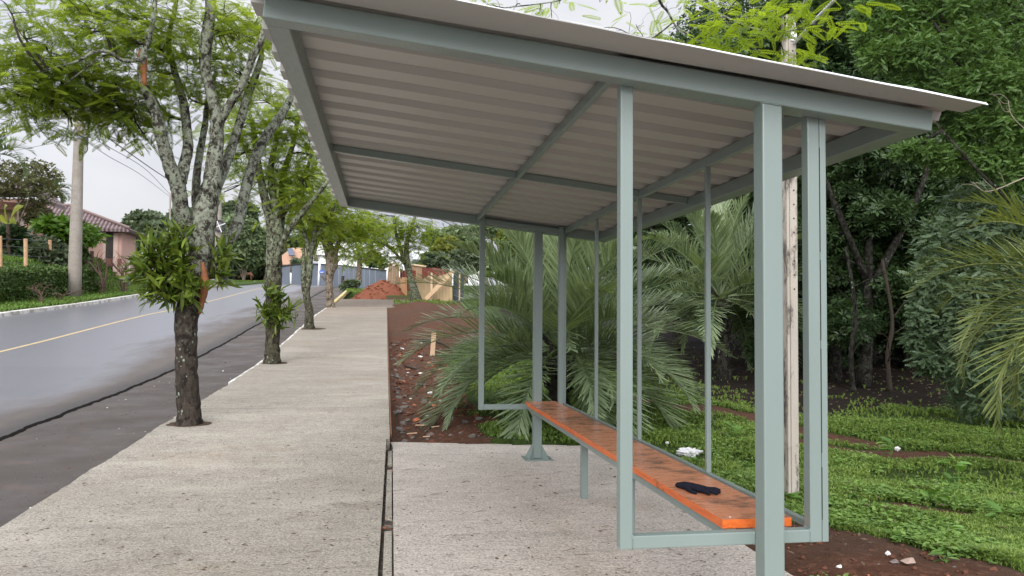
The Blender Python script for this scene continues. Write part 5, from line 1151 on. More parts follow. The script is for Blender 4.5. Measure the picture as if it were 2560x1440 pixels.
# pink houses
PINK = simple('pink stucco', (.56, .36, .30), .9, .2, .1, 2); PINKT = simple('pale pink trim', (.64, .46, .40), .85); DKWOOD = simple('brown bargeboard', (.13, .06, .04), .8); GLASSD = simple('dark window', (.04, .035, .03), .25, .5)
t = NT('maroon clay roof tiles')
wv = t.n('ShaderNodeTexWave'); wv.inputs['Scale'].default_value = 1.15; wv.inputs['Distortion'].default_value = .4; wv.bands_direction = 'X'; t.l(t.co((1, 0, 0)), wv.inputs['Vector'])
wv2 = t.n('ShaderNodeTexWave'); wv2.inputs['Scale'].default_value = 1.0; wv2.bands_direction = 'Z'; t.l(t.co((0, 0, 1)), wv2.inputs['Vector'])
c = t.mix(wv.outputs['Fac'], (.055, .030, .034), (.27, .20, .20)); c = t.mix(t.math('MULTIPLY', wv2.outputs['Fac'], .35), c, (.05, .03, .03)); c = t.mix(t.ramp(t.noise(2, 5), [(.5, 0.), (.7, .5)]), c, (.20, .16, .15))
t.bsdf(c, .6, .3, 0, t.bump(wv.outputs['Fac'], .8, .06)); TILE = t.m
hy = 60.; pL, pR = P(95, 650, hy), P(303, 652, hy); zE = P(300, 574, hy)[2]; zG = pR[2]-.8; xL, xR = pL[0], pR[0]
hs = thing('house', ((xL+xR)/2, hy+4, zG), 'pink single-storey house with a maroon tiled hip roof and dark doorway', 'house', 'pink houses across the road')
m = MB(); m.box((xL, hy, zG-.6), (xR, hy+3.2, zE)); m.build('wall', PINK, hs)
m = MB(); x0, x1, y0, y1 = xL-.6, xR+.75, hy-.8, hy+4.0; pA_ = P(152, 514, hy+1.6); rz = pA_[2]; rx0, rx1 = pA_[0]-1.5, pA_[0]+.6
m.add([(x0, y0, zE-.05), (x1, y0, zE-.05), (x1, y1, zE-.05), (x0, y1, zE-.05), (rx0, hy+1.6, rz), (rx1, hy+1.6, rz), (x0, y0, zE-.22), (x1, y0, zE-.22), (x1, y1, zE-.22), (x0, y1, zE-.22)], [(0, 1, 5, 4), (1, 2, 5), (2, 3, 4, 5), (3, 0, 4), (0, 6, 7, 1), (1, 7, 8, 2), (2, 8, 9, 3), (3, 9, 6, 0), (6, 9, 8, 7)])
rf = m.build('roof', TILE, hs)
m = MB(); V, F_ = tube([(rx1, hy+1.6, rz+.05), (x1, y0, zE+.05)], .11, 6); m.add(V, F_); V, F_ = tube([(rx0, hy+1.6, rz+.05), (rx1, hy+1.6, rz+.05)], .11, 6); m.add(V, F_); m.build('ridge_tiles', simple('ridge tile', (.20, .14, .13), .7), rf)
da, db = P(264, 656, hy), P(285, 578, hy); m = MB(); m.box((da[0], hy-.03, zG), (db[0], hy-.002, db[2])); m.build('door', GLASSD, hs)
m = MB(); m.box((db[0]+.01, hy-.10, zG), (db[0]+.30, hy-.001, zE-.25)); m.box((da[0]-.2, hy-.06, zG), (da[0]-.01, hy-.001, db[2]+.1)); m.build('door_frame', PINKT, hs)
m = MB(); m.box((xL+.02, hy-.035, zG+.4), (xR+.03, hy-.004, zG+.95)); m.build('plinth', simple('brick plinth', (.22, .10, .075), .9), hs)
hy = 56.; xL, xR = P(-80, 0, hy)[0], P(98, 0, hy)[0]; z1 = P(60, 520, hy)[2]; zA = P(95, 462, hy)[2]; zB = P(135, 502, hy)[2]
h2 = thing('house', ((xL+xR)/2, hy+4, z1-3), 'pink two-storey gabled house with brown bargeboards behind the garden trees', 'house', 'pink houses across the road')
m = MB(); m.box((xL, hy, 4.0), (xR, hy+2, P(95, 498, hy)[2])); m.build('wall', PINK, h2)
m = MB(); xa = P(-140, 0, hy)[0]; xp = P(93, 0, hy)[0]; xe = P(140, 0, hy)[0]; zl_ = P(-140, 470, hy)[2]
m.add([(xa, hy-1, zA-.3), (xp, hy-1, zA), (xe, hy-1, zB), (xa, hy+2.5, zA-.3), (xp, hy+2.5, zA), (xe, hy+2.5, zB), (xa, hy-1, zA-.7), (xp, hy-1, zA-.42), (xe, hy-1, zB-.32), (xa, hy+2.5, zA-.7), (xp, hy+2.5, zA-.42), (xe, hy+2.5, zB-.32)], [(0, 1, 4, 3), (1, 2, 5, 4), (6, 9, 10, 7), (7, 10, 11, 8), (0, 6, 7, 1), (1, 7, 8, 2), (2, 8, 11, 5), (3, 4, 10, 9), (4, 5, 11, 10), (0, 3, 9, 6)]); m.build('roof', TILE, h2)
m = MB(); xg = P(118, 0, hy)[0]; m.add([(xL, hy-1.5, P(0, 520, hy)[2]), (xg, hy-1.5, P(118, 528, hy)[2]), (xg, hy, P(118, 512, hy)[2]), (xL, hy, P(0, 498, hy)[2]), (xL, hy-1.5, P(0, 527, hy)[2]), (xg, hy-1.5, P(118, 535, hy)[2]), (xg, hy, P(118, 522, hy)[2]), (xL, hy, P(0, 510, hy)[2])], [(0, 1, 2, 3), (4, 7, 6, 5), (0, 4, 5, 1), (1, 5, 6, 2), (2, 6, 7, 3), (3, 7, 4, 0)]); m.build('porch_roof', DKWOOD, h2)
m = MB(); a, b = P(40, 588, hy), P(70, 545, hy); m.box((a[0], hy-.05, a[2]), (b[0], hy-.003, b[2])); fr_ = m.build('window', simple('pale curtains', (.45, .42, .42), .4), h2)
m = MB(); [m.box((x_, hy-.08, a[2]), (x_+.07, hy-.052, b[2])) for x_ in np.linspace(a[0], b[0]-.07, 4)]; m.build('window_bars', PINKT, fr_)
m = MB(); [m.box((P(u, 0, hy)[0], hy-1.3, 4.5), (P(u, 0, hy)[0]+.22, hy-1.1, P(u, 533, hy)[2])) for u in (30, 97)]; m.build('porch_post', PINK, h2)

# garden plants
FARBR = leafmat('thin brownish leaves', (.06, .065, .03), (.17, .17, .075), .3, .6, .4)
def shrub(name, u, v, y, ru, rv, leaf, mat, size, n, label, cat='shrub', nb=7, ground=True, grp='garden shrubs across the road', flat=.8):
    c = P(u, v, y); k = y/F_PX; x = c[0]; z0 = gz(x, y); bl = []
    for i in range(nb):
        d_ = RNG.uniform(-1, 1, 3)*np.array([ru*k*.65, ru*k*.5, rv*k*.65]); s = RNG.uniform(.4, .6); bl.append((c+d_, (ru*k*s, ru*k*s, rv*k*s), 1.))
    return leafy_tree(name, (x, y, z0), [([(x, y, z0-.1), (x+.1, y, (z0*.6+c[2]*.4)), tuple(c)], .10, .04), ([(x+.1, y, (z0*.6+c[2]*.4)), tuple(c+np.array([ru*k*.5, 0, rv*k*.3]))], .05, .03)], bl, leaf, mat, size, n//nb, label, cat, grp, BARK3, flat, shell=.5, parts=('stems', 'foliage'))
shrub('garden_shrub', 165, 578, 52, 62, 34, T_LEAF, leafmat('big glossy leaves', (.05, .12, .015), (.14, .26, .03), .35, .4, 1), .55, 1500, 'bright large-leaved shrub partly hidden by the big concrete pole', nb=8)
shrub('garden_shrub', 110, 636, 50.5, 55, 32, T_CARD, FARD, .45, 1800, 'dark dense shrub behind the two tan fence posts', nb=8)
shrub('garden_shrub', 25, 620, 50, 38, 45, T_LEAF, leafmat('dark strappy leaves', (.02, .045, .02), (.07, .11, .05), .2, .4, 1), .9, 1500, 'dark strap-leaved plant between the left edge and first fence post', nb=6)
shrub('garden_shrub', 180, 640, 53.5, 40, 34, T_CARD, HEDGE, .4, 1500, 'brownish shrub right behind the big concrete pole', nb=6)
shrub('garden_shrub', 215, 585, 56, 22, 22, T_LEAF, leafmat('glossy leaves', (.04, .10, .015), (.12, .22, .03), .35, .4, 1), .5, 500, 'small leafy shrub against the pink wall, right of the pole', nb=4)
shrub('garden_tree', 45, 450, 53, 95, 55, T_CARD, FARBR, .24, 900, 'thin straggly garden tree before the gabled house at upper left', 'tree', nb=10)
shrub('garden_tree', 85, 530, 54, 50, 30, T_CARD, FARBR, .22, 420, 'sparse garden bush hiding the gabled house wall', 'tree', nb=6)
shrub('garden_shrub', 270, 692, 61, 22, 18, T_TUFT, GRASS, .7, 700, 'tall bright grass clump on the bank below the pink house', nb=4)
r = thing('banana_plant', P(30, 640, 49), 'garden plant with one big yellowing leaf at the left edge', 'plant'); BAN = leafmat('banana leaf', (.10, .15, .02), (.36, .36, .04), .4, .4, .5)
m = MB(); V, F_ = tube([P(22, 640, 49), P(20, 560, 49)], [.14, .1], 8); m.add(V, F_); m.build('stem', TWIG, r)
m = MB()
for (u0, v0, u1, v1, u2, v2, w_) in ((20, 565, 35, 525, 60, 514, .22), (20, 565, 10, 520, 18, 515, .16), (20, 560, 0, 545, -15, 560, .2), (20, 562, 30, 548, 40, 560, .2)):
    s_ = smoothpath(np.array([P(u0, v0, 49), P(u1, v1, 48.9), P(u2, v2, 48.6)]), 5); k = len(s_); ww = np.sin(np.linspace(.15, math.pi, k))*w_; V = np.vstack([np.stack([s_[:, 0], s_[:, 1], s_[:, 2]-ww], 1), s_, np.stack([s_[:, 0], s_[:, 1]+.1, s_[:, 2]+ww], 1)])
    e = np.arange(k-1); m.add(V, [np.vstack([np.stack([e, e+1, e+1+k, e+k], -1), np.stack([e+k, e+1+k, e+1+2*k, e+2*k], -1)])])
m.build('leaves', BAN, r)
pz_ = P(133, 478, 85.); palm('garden_palm', pz_, (pz_[0], 85., pz_[2]-6), 22, 2.0, 'feathery palm top rising behind the tiled roof', FARL, (-20, 80), .8, None, .18, 26, .10, 1.1)
q = P(-12, 385, 46); palm('garden_palm', q, (q[0], 46., q[2]-6), 14, 2.2, 'palm frond tips poking in at the left edge below the wires', FARL, (0, 70), .7, None, .18, 26, .05, 1.0)
BG = 'bare shrubs on the far verge'
for (u, vb, vt, y, lab) in ((253, 744, 600, 52, 'forked bare shrub between the big pole and the pink doorway'), (312, 730, 610, 54.5, 'thin bare shrub right of the pink house corner'), (102, 772, 690, 42, 'short twiggy sapling before the hedge on the far verge'), (152, 762, 705, 44.5, 'small stump-like sapling between hedge and big pole')):
    a = P(u, vb, y); a[2] = gz(a[0], y); m = MB(); zt_ = P(u, vt, y)[2]; H_ = zt_-a[2]; src = []
    for k_ in range(3):
        s_ = smoothpath(np.array([a-np.array([0, 0, .05]), a+np.array([RNG.normal(0, .15), 0, H_*.3]), a+np.array([RNG.normal(0, .45)+.4*(k_-1), RNG.normal(0, .2), H_*.62])]), 5); V, F_ = tube(s_, np.linspace(.10, .045, len(s_))*min(1, H_/3.2), 6, .1); m.add(V, F_); src.append(s_)
    src = np.vstack(src)
    for k_ in range(26):
        s0 = src[RNG.integers(5, len(src))]; twig(m, s0, s0+np.array([RNG.normal(0, .45), RNG.normal(0, .3), RNG.uniform(.1, .45)*H_*.6]), .022, .010, 4, .05, 4)
    tag(m.build('bare_shrub', DARKW, smooth=True), lab, 'shrub', BG)
m = MB(); V, F_ = tube([P(323, 728, 56), P(324, 640, 56)], .05, 6); m.add(V, F_); tag(m.build('metal_post', simple('grey steel post', (.35, .40, .42), .5), smooth=True), 'thin grey metal post on the bank left of the orchid clump', 'post')

# ------------------------------------------------------------------ far end of the road
FT = 'far trees beyond the road end'
def fartree(u, v, y, ru, rv, vb, mat, size, n, label, nb=9, name='far_tree', stems=None, cat='tree'):
    c = P(u, v, y); k = y/F_PX; x = c[0]; zb2 = P(u, vb, y)[2]; bl = []
    for i in range(nb):
        d_ = RNG.uniform(-1, 1, 3)*np.array([ru*k*.62, ru*k*.4, rv*k*.62]); s = RNG.uniform(.36, .55); bl.append((c+d_, (ru*k*s, ru*k*s, rv*k*s), 1.))
    st = stems or [([(x, y, zb2-.3), (x, y, zb2*.5+c[2]*.5), tuple(c+np.array([0, 0, rv*k*.4]))], .3*y/100, .1)]
    return leafy_tree(name, (x, y, zb2), st, bl, T_CARD, mat, size, n//nb, label, cat, FT, BARK3, .9, shell=.5)
def fs(u, vb, tops, y, r0): 
    b = P(u, vb, y); return [([tuple(b), tuple(P(u+(a_-u)*.35, vb+(v_-vb)*.35, y)), tuple(P(a_, v_, y))], r0*(1 if i == 0 else .7), r0*.3) for i, (a_, v_) in enumerate(tops)]
fartree(615, 610, 150, 75, 62, 704, FARL, 1.0, 5200, 'rounded pale-stemmed tree above the grazing horse', 14, stems=fs(610, 706, [(600, 640), (590, 650), (622, 640), (612, 620)], 150, .20))
fartree(395, 585, 118, 85, 48, 690, FARD, .9, 4200, 'wide dark tree group left of the nearest street tree', 14)
fartree(480, 590, 130, 60, 60, 700, FARD, 1.0, 2600, 'dark tree behind the trunk of the nearest street tree')
fartree(340, 600, 100, 45, 45, 690, FARD, .8, 1500, 'dark brownish tree beside the pink house')
fartree(612, 680, 182, 85, 26, 712, FARD, 1.1, 2600, 'low dark undergrowth behind the grazing horse', 14, 'low_bush', cat='bush')
fartree(555, 640, 165, 60, 50, 704, FARD, 1.1, 2600, 'dark shaded tree behind the second utility pole')
fartree(665, 650, 175, 50, 45, 704, FARD, 1.2, 2200, 'dark tree behind the thin pale pole')
fartree(590, 545, 190, 60, 40, 700, FARD, 1.3, 2000, 'tall distant tree rising over the rounded tree')
fartree(700, 625, 190, 30, 28, 690, FARY, 1.0, 900, 'yellow-green distant bush left of the orange house')
fartree(752, 668, 135, 22, 24, 700, FARD, .8, 1100, 'small dark conifer-like tree in front of the orange house')
for i, (u, v, ru, rv) in enumerate(((735, 605, 45, 12), (790, 600, 40, 16), (770, 598, 14, 22), (715, 610, 16, 20), (1150, 588, 70, 22), (1230, 580, 70, 26), (1100, 596, 40, 14), (1330, 580, 90, 28), (1480, 585, 90, 30), (1600, 590, 70, 30))):
    fartree(u, v, 260 if i < 4 else 200, ru, rv, 650, FARD if i < 4 else FARL, 1.7, 1200, ['low ridge of distant trees above the orange house', 'distant dark trees left of the third trunk top', 'pointed distant pine above the orange house', 'pointed distant pine left of the orange house', 'hazy distant trees right of the leaning tree', 'hazy distant trees seen over the palm through the end frame', 'small hazy tree just right of the leaning tree', 'hazy distant trees seen between the far post and back stile', 'hazy distant trees behind the first back bar', 'hazy distant trees under the rear roof beam'][i], 6)
fartree(1120, 615, 85, 45, 24, 680, FARY, .55, 2200, 'yellow-green garden tree above the tan board fence', 9)
fartree(1085, 655, 72, 42, 18, 700, FARD, .5, 1800, 'dark green bush overhanging the red and tan boards', 7)
fartree(1165, 660, 70, 40, 30, 700, FARD, .5, 1600, 'dark bush behind the tips of the palm fronds', 7)
fartree(955, 650, 90, 40, 14, 690, FARL, .6, 900, 'light bush in front of the white building', 5)
for (u, v, y, ru, rv, mt, lab) in ((1215, 640, 70, 55, 40, FARL, 'pale bush seen through the end frame left of the far post'), (1300, 625, 74, 60, 45, FARY, 'yellowish bush behind the upper fronds of the big palm'), (1420, 640, 66, 70, 50, FARL, 'green bush behind the crown of the big palm'), (1540, 650, 60, 60, 60, FARD, 'dark bush between the big palm and the smaller palm'), (1630, 640, 48, 50, 50, FOREST2, 'dense bush left of the smaller palm'), (1240, 740, 60, 60, 26, FARD, 'low dark undergrowth behind the big palm')):
    fartree(u, v, y, ru, rv, v+rv+30, mt, .5, 1800, lab, 8, 'bush', cat='bush')
# buildings
WHITEW = simple('white painted wall', (.74, .74, .74), .8, .2, .05, 2); GREYR = simple('pale metal roof', (.62, .64, .66), .5)
ORNG = simple('bare orange blockwork', (.58, .36, .26), .9, .2, .2, 1.5)
yb = 108.
w1 = thing('white_building', P(930, 690, yb), 'long white building with pale roof behind the grey metal fence', 'building')
m = MB(); a, b = P(795, 700, yb), P(1010, 640, yb); m.box((a[0], yb, a[2]-2), (b[0], yb+10, b[2])); m.build('wall', WHITEW, w1)
m = MB(); a2_, c2_ = P(790, 640, yb), P(1015, 632, yb); tz = P(900, 598, yb)[2]; m.add([(a2_[0], yb-.6, b[2]-.1), (c2_[0], yb-.6, b[2]-.1), (c2_[0], yb+5, tz), (a2_[0], yb+5, tz), (c2_[0], yb+10.6, b[2]-.1), (a2_[0], yb+10.6, b[2]-.1)], [(0, 1, 2, 3), (3, 2, 4, 5), (1, 4, 2), (0, 3, 5), (0, 5, 4, 1)]); m.build('roof', WHITEW, w1)
m = MB(); a, b = P(952, 676, yb), P(962, 664, yb); m.box((a[0], yb-.08, a[2]), (b[0], yb-.003, b[2])); m.build('window', GLASSD, w1)
yb = 120.; w2 = thing('white_house', P(1100, 680, yb), 'white house with a pale roof glimpsed through the garden trees at centre', 'building')
m = MB(); a, b = P(1040, 690, yb), P(1210, 650, yb); m.box((a[0], yb, a[2]-2), (b[0], yb+9, b[2])); m.build('wall', WHITEW, w2)
m = MB(); tz = P(1100, 622, yb)[2]; m.add([(a[0]-.5, yb-.6, b[2]-.1), (b[0]+.5, yb-.6, b[2]-.1), (b[0]+.5, yb+4.5, tz), (a[0]-.5, yb+4.5, tz), (b[0]+.5, yb+9.6, b[2]-.1), (a[0]-.5, yb+9.6, b[2]-.1)], [(0, 1, 2, 3), (3, 2, 4, 5), (1, 4, 2), (0, 3, 5), (0, 5, 4, 1)]); m.build('roof', GREYR, w2)
yb = 170.; w3 = thing('orange_house', P(735, 690, yb), 'orange blockwork house with a grey solar panel on its roof, far off', 'house')
m = MB(); a, b = P(690, 705, yb), P(772, 655, yb); m.box((a[0], yb, a[2]-2), (b[0], yb+9, b[2])); m.build('wall', ORNG, w3)
m = MB(); tz = P(740, 620, yb)[2]; x0, x1, xr = P(684, 0, yb)[0], P(775, 0, yb)[0], P(745, 0, yb)[0]
m.add([(xr-.3, yb-.5, tz), (x1, yb-.5, tz), (x1, yb-.5, b[2]-.4), (x0, yb-.5, P(684, 664, yb)[2]), (xr-.3, yb+9, tz), (x1, yb+9, tz), (x1, yb+9, b[2]-.4), (x0, yb+9, P(684, 664, yb)[2])], [(0, 3, 2, 1), (4, 5, 6, 7), (0, 1, 5, 4), (1, 2, 6, 5), (2, 3, 7, 6), (3, 0, 4, 7)]); m.build('gable', ORNG, w3)
m = MB(); p0, p1 = P(720, 622, yb), P(736, 640, yb); m.add([(p0[0], yb-1.2, p0[2]), (p1[0]-.2, yb-1.2, p0[2]), (p1[0]+.3, yb-1.9, p1[2]), (p0[0]+.4, yb-1.9, p1[2]), (p0[0], yb-1.0, p0[2]-.1), (p1[0]-.2, yb-1.0, p0[2]-.1), (p1[0]+.3, yb-1.7, p1[2]-.1), (p0[0]+.4, yb-1.7, p1[2]-.1)], [(0, 3, 2, 1), (4, 5, 6, 7), (0, 1, 5, 4), (1, 2, 6, 5), (2, 3, 7, 6), (3, 0, 4, 7)]); m.build('solar_panel', simple('blue grey panel', (.09, .11, .16), .3), w3)
m = MB(); a, b = P(695, 668, yb-12), P(722, 664, yb-12); m.hexa(vbox((a[0], yb-14, a[2]-.2), (b[0], yb-8, a[2]+.1))); m.build('lean_to_roof', GREYR, w3)
# grey metal fence
GREYF = simple('grey metal cladding', (.115, .135, .165), .55, .4, .18, .6)
def panels(name, pts, label, mat, n, capmat=None, part='panel', cat='fence', lean=0.):
    r = thing(name, pts[0][0], label, cat)
    A_ = np.array([p[0] for p in pts]); B_ = np.array([p[1] for p in pts]); ts = np.linspace(0, len(pts)-1, n+1); ip = lambda Z_, t_: np.array([np.interp(t_, range(len(Z_)), Z_[:, c_]) for c_ in range(3)])
    for i in range(n):
        a, b, c_, d_ = ip(A_, ts[i]), ip(A_, ts[i+1]-.004), ip(B_, ts[i+1]-.004), ip(B_, ts[i]); j_ = RNG.normal(0, .03*np.linalg.norm(c_-b)); k = np.array([0, .05+.03*(i % 2), 0]); a, b = a-np.array([0, 0, .4]), b-np.array([0, 0, .4]); c_ = c_+np.array([0, 0, j_]); d_ = d_+np.array([0, 0, j_])
        o_ = np.array([0, .04*(i % 2), 0]); m = MB(); m.hexa([a+o_, b+o_, b+k, a+k, d_+o_, c_+o_, c_+k, d_+k]); m.build(part, mat, r)
    if capmat:
        m = MB(); s_ = np.array([ip(B_, t_)+np.array([0, -.08, .02]) for t_ in np.linspace(0, len(pts)-1, 12)]); V, F_ = tube(s_, .07, 5); m.add(V, F_); m.build('top_rail', capmat, r)
    return r
panels('metal_fence', [(P(692, 706, 104), P(692, 668, 104)), (P(748, 709, 101), P(745, 661, 101)), (P(790, 712, 98), P(787, 660, 98)), (P(850, 718, 92), P(850, 664, 92)), (P(905, 720, 90), P(905, 670, 90)), (P(968, 722, 87), P(966, 677, 87))], 'long dark grey metal-clad fence across the far end of the road', GREYF, 22, simple('black rail', (.02, .02, .02), .6))
for (u, v0, v1, lab) in ((727, 712, 672, 'white-footed fence pole near the left end of the grey fence'),):
    m = MB(); V, F_ = tube([P(u, v0, 99), P(u, 682, 99)], .10, 8); m.add(V, F_, 0); V, F_ = tube([P(u, 682, 99), P(u, v1-6, 99)], .09, 8); m.add(V, F_, 1); tag(m.build('pole', [WHITEW, DARKW], smooth=True), lab, 'pole')
sg = thing('street_sign', P(797, 714, 91), 'small blue street sign on a white post before the grey fence', 'sign')
m = MB(); V, F_ = tube([P(796, 714, 91), P(799, 660, 91)], .12, 8); m.add(V, F_); m.build('post', WHITEW, sg, smooth=True)
m = MB(); a, b = P(798, 684, 90.7), P(811, 676, 90.7); m.hexa([tuple(a), (b[0], 90.6, a[2]+.05), (b[0], 90.65, a[2]+.05), (a[0], 90.75, a[2]), (a[0], 90.7, b[2]), (b[0], 90.6, b[2]), (b[0], 90.65, b[2]), (a[0], 90.75, b[2])]); bl_ = m.build('sign_plate', simple('blue enamel', (.03, .10, .42), .4), sg)
m = MB(); m.box((a[0]+.1, 90.54, a[2]+.12), (b[0]-.1, 90.58, a[2]+.18)); m.build('sign_lettering', WHITEW, bl_)
m = MB(); V, F_ = tube([P(803, 690, 90), P(817, 705, 90)], .07, 6); m.add(V, F_); tag(m.build('leaning_stick', DARKW), 'dark stick leaning below the blue street sign', 'stick')
m = MB(); V, F_ = tube([P(856, 712, 86), P(857, 690, 86)], .16, 7, .1); m.add(V, F_); tag(m.build('stump_post', TWIG), 'short rough timber post right of the fourth trunk', 'post')
# board fences
TAN = simple('tan fence boards', (.44, .33, .20), .85, .2, .25, 1.2, .1); BRN = simple('brown fence boards', (.25, .165, .10), .9, .2, .3, 1.2, .1); REDW = simple('red painted boards', (.13, .032, .024), .8, .2, .3, 1.5); RUST = simple('orange fresh boards', (.40, .235, .125), .85, .2, .25, 1.5)
f1 = panels('board_fence', [(P(1030, 752, 53), P(1030, 699, 53)), (P(1132, 758, 51.5), P(1130, 682, 51.5))], 'tan vertical-board fence with a long diagonal brace', TAN, 13, None, 'board')
m = MB(); a, b = P(1064, 748, 51.3), P(1134, 676, 50.9); d_ = (b-a)/np.linalg.norm(b-a); n_ = np.array([-d_[2], 0, d_[0]])*.13; m.hexa([a-n_, b-n_, b-n_+np.array([0, .06, 0]), a-n_+np.array([0, .06, 0]), a+n_, b+n_, b+n_+np.array([0, .06, 0]), a+n_+np.array([0, .06, 0])]); m.build('brace', RUST if False else simple('pale brace timber', (.60, .42, .26), .8), f1)
m = MB(); a, b = P(1078, 745, 51.6), P(1081, 682, 51.6); m.box((a[0]-.06, 51.5, a[2]-.3), (a[0]+.07, 51.62, b[2])); m.build('batten', simple('pale batten', (.58, .44, .30), .8), f1)
panels('board_fence', [(P(966, 706, 68), P(972, 660, 68)), (P(1000, 722, 66), P(997, 662, 66))], 'brown tall-board panel at the left end of the timber fences', BRN, 5, simple('pale plank cap', (.55, .40, .26), .8), 'board')
panels('board_fence', [(P(988, 730, 62), P(988, 690, 62)), (P(1003, 732, 61), P(1003, 693, 61))], 'short weathered brown boards left of the orange boards', BRN, 3, None, 'board')
panels('board_fence', [(P(1001, 735, 60), P(1001, 693, 60)), (P(1018, 745, 59), P(1017, 694, 59))], 'fresh orange boards just left of the leaning tree', RUST, 4, None, 'board')
panels('board_fence', [(P(1000, 720, 67), P(1000, 673, 67)), (P(1040, 740, 66), P(1040, 675, 66))], 'red painted boards behind the leaning tree', REDW, 6, None, 'board')
panels('board_fence', [(P(1026, 730, 69), P(1027, 662, 69)), (P(1065, 730, 68), P(1065, 667, 68))], 'brown boards right of the leaning tree, under the dark bush', BRN, 5, simple('pale plank cap b', (.55, .40, .26), .8), 'board')
panels('board_fence', [(P(1055, 720, 67.5), P(1055, 669, 67.5)), (P(1125, 720, 67), P(1125, 672, 67))], 'dark red boards behind the diagonal-braced tan fence', REDW, 8, None, 'board')
gx_ = panels('gate_panel', [(P(1132, 756, 52), P(1134, 676, 52)), (P(1160, 756, 51), P(1160, 672, 51))], 'dark slate panel between the tan fence and the palm', simple('slate panel', (.055, .065, .085), .5), 2, None, 'panel', 'gate')
m = MB(); a, b = P(1148, 752, 50.8), P(1151, 680, 50.8); m.box((a[0]-.04, 50.7, a[2]), (a[0]+.05, 50.8, b[2])); m.build('pale_batten', TAN, gx_)
# heap of red earth
m = MB(); c = P(958, 748, 58.5); ax, ay = 80*58.5/F_PX, 2.4; xs_ = np.linspace(-1.25, 1.25, 60); V = []
for i in xs_:
    for j in xs_:
        r_ = math.hypot(i, j); z_ = max(0, 1-r_**1.35)*1.25*(1+.12*i); p_ = (c[0]+i*ax, c[1]+2+j*ay, 0)
        nz1 = mnoise.noise((i*3, j*3, 1))*.16+mnoise.noise((i*8, j*8, 2))*.10+mnoise.noise((i*20, j*20, 5))*.04
        V.append((p_[0], p_[1], c[2]-.12+.18*(j+1)+z_*1.12+nz1*min(1, z_*2.5+.05)-.25*sstep(1.0, 1.25, r_)))
k = 60; i, j = np.meshgrid(np.arange(k-1), np.arange(k-1), indexing='ij'); q = i*k+j; m.add(V, [np.stack([q, q+k, q+k+1, q+1], -1).reshape(-1, 4)])
for i in range(160):
    a_ = RNG.uniform(0, 6.28); r_ = RNG.uniform(0, .95)**.6; z_ = max(0, 1-r_**1.35)*1.25; stone(m, (c[0]+r_*math.cos(a_)*ax, c[1]+2+r_*math.sin(a_)*ay, c[2]-.10+.18*(r_*math.sin(a_)+1)+z_*1.12), RNG.uniform(.05, .17))
tag(m.build('earth_heap', EARTH, smooth=False), 'heap of freshly dug red earth beside the far end of the sidewalk', 'earth heap')
fartree(878, 713, 66, 22, 11, 722, FARD, .35, 900, 'low dark bush at the left foot of the red earth heap', 5, 'low_bush', cat='bush')
# person, bins and horse far away at the road end
def figure(name, v, e, r, mat, label, cat, root=0, sub=1):
    o_ = skin_obj(name, dict(v=v, e=e, r=r, chains=[], root=root), mat, None, sub); return tag(o_, label, cat)
yf = 160.; k = yf/F_PX; f = P(585, 703, yf); s = 1.72
pv = lambda x_, z_, y_=0.: f+np.array([x_*s, y_*s, z_*s])
V = [pv(0, .53), pv(0, .66), pv(0, .80), pv(0, .855), pv(0, .90, -.01), pv(0, .975, -.02), pv(-.10, .79), pv(-.145, .62), pv(-.14, .46, -.03), pv(.10, .79), pv(.15, .62), pv(.13, .46, -.04), pv(-.055, .50), pv(-.07, .27, -.03), pv(-.08, .04, .03), pv(-.08, .015, -.06), pv(.055, .50), pv(.075, .27, -.06), pv(.075, .04, .0), pv(.075, .015, -.09)]
Eg = [(0, 1), (1, 2), (2, 3), (3, 4), (4, 5), (2, 6), (6, 7), (7, 8), (2, 9), (9, 10), (10, 11), (0, 12), (12, 13), (13, 14), (14, 15), (0, 16), (16, 17), (17, 18), (18, 19)]
Rr = [.095, .10, .105, .045, .058, .05, .055, .042, .032, .055, .042, .032, .082, .058, .04, .035, .082, .058, .04, .035]
figure('person', V, Eg, [q_*s for q_ in Rr], simple('black clothing', (.012, .013, .017), .9), 'person in dark clothes and hood walking at the far end of the road', 'person')
def bin_(u, v, y, w_, hgt, mat, label):
    b = P(u, v, y); r = thing('wheelie_bin', b, label, 'bin', 'bins at the road end'); m = MB(); a_ = w_/2
    m.hexa([tuple(b+np.array(q_)) for q_ in ((-a_*.8, -a_*.8, .08), (a_*.8, -a_*.8, .08), (a_*.8, a_*.8, .08), (-a_*.8, a_*.8, .08), (-a_, -a_, hgt*.9), (a_, -a_, hgt*.9), (a_, a_, hgt*.9), (-a_, a_, hgt*.9))]); m.build('body', mat, r)
    m = MB(); m.hexa([tuple(b+np.array(q_)) for q_ in ((-a_*1.05, -a_*1.1, hgt*.905), (a_*1.05, -a_*1.1, hgt*.905), (a_*1.05, a_*1.1, hgt*.905), (-a_*1.05, a_*1.1, hgt*.905), (-a_, -a_, hgt*.96), (a_, -a_, hgt*.96), (a_, a_, hgt), (-a_, a_, hgt))]); m.build('lid', mat, r)
    for sx_ in (-1, 1): m = MB(); V, F_ = tube([b+np.array([sx_*a_*.8, a_*.7, .12]), b+np.array([sx_*a_*.95, a_*.7, .12])], .12, 10); m.add(V, F_); m.build('wheel', DARKGAP, r)
bin_(558, 703, 158, .75, 1.35, simple('dark blue plastic', (.02, .03, .06), .5), 'dark blue wheelie bin beside the second utility pole')
bin_(566.5, 703, 157, .6, 1.3, simple('black bin plastic', (.012, .012, .013), .5), 'black wheelie bin right of the blue one')
yh = 168.; f = P(618, 700, yh); s = 1.0; hv = lambda x_, z_, y_=0.: f+np.array([x_, y_, z_])
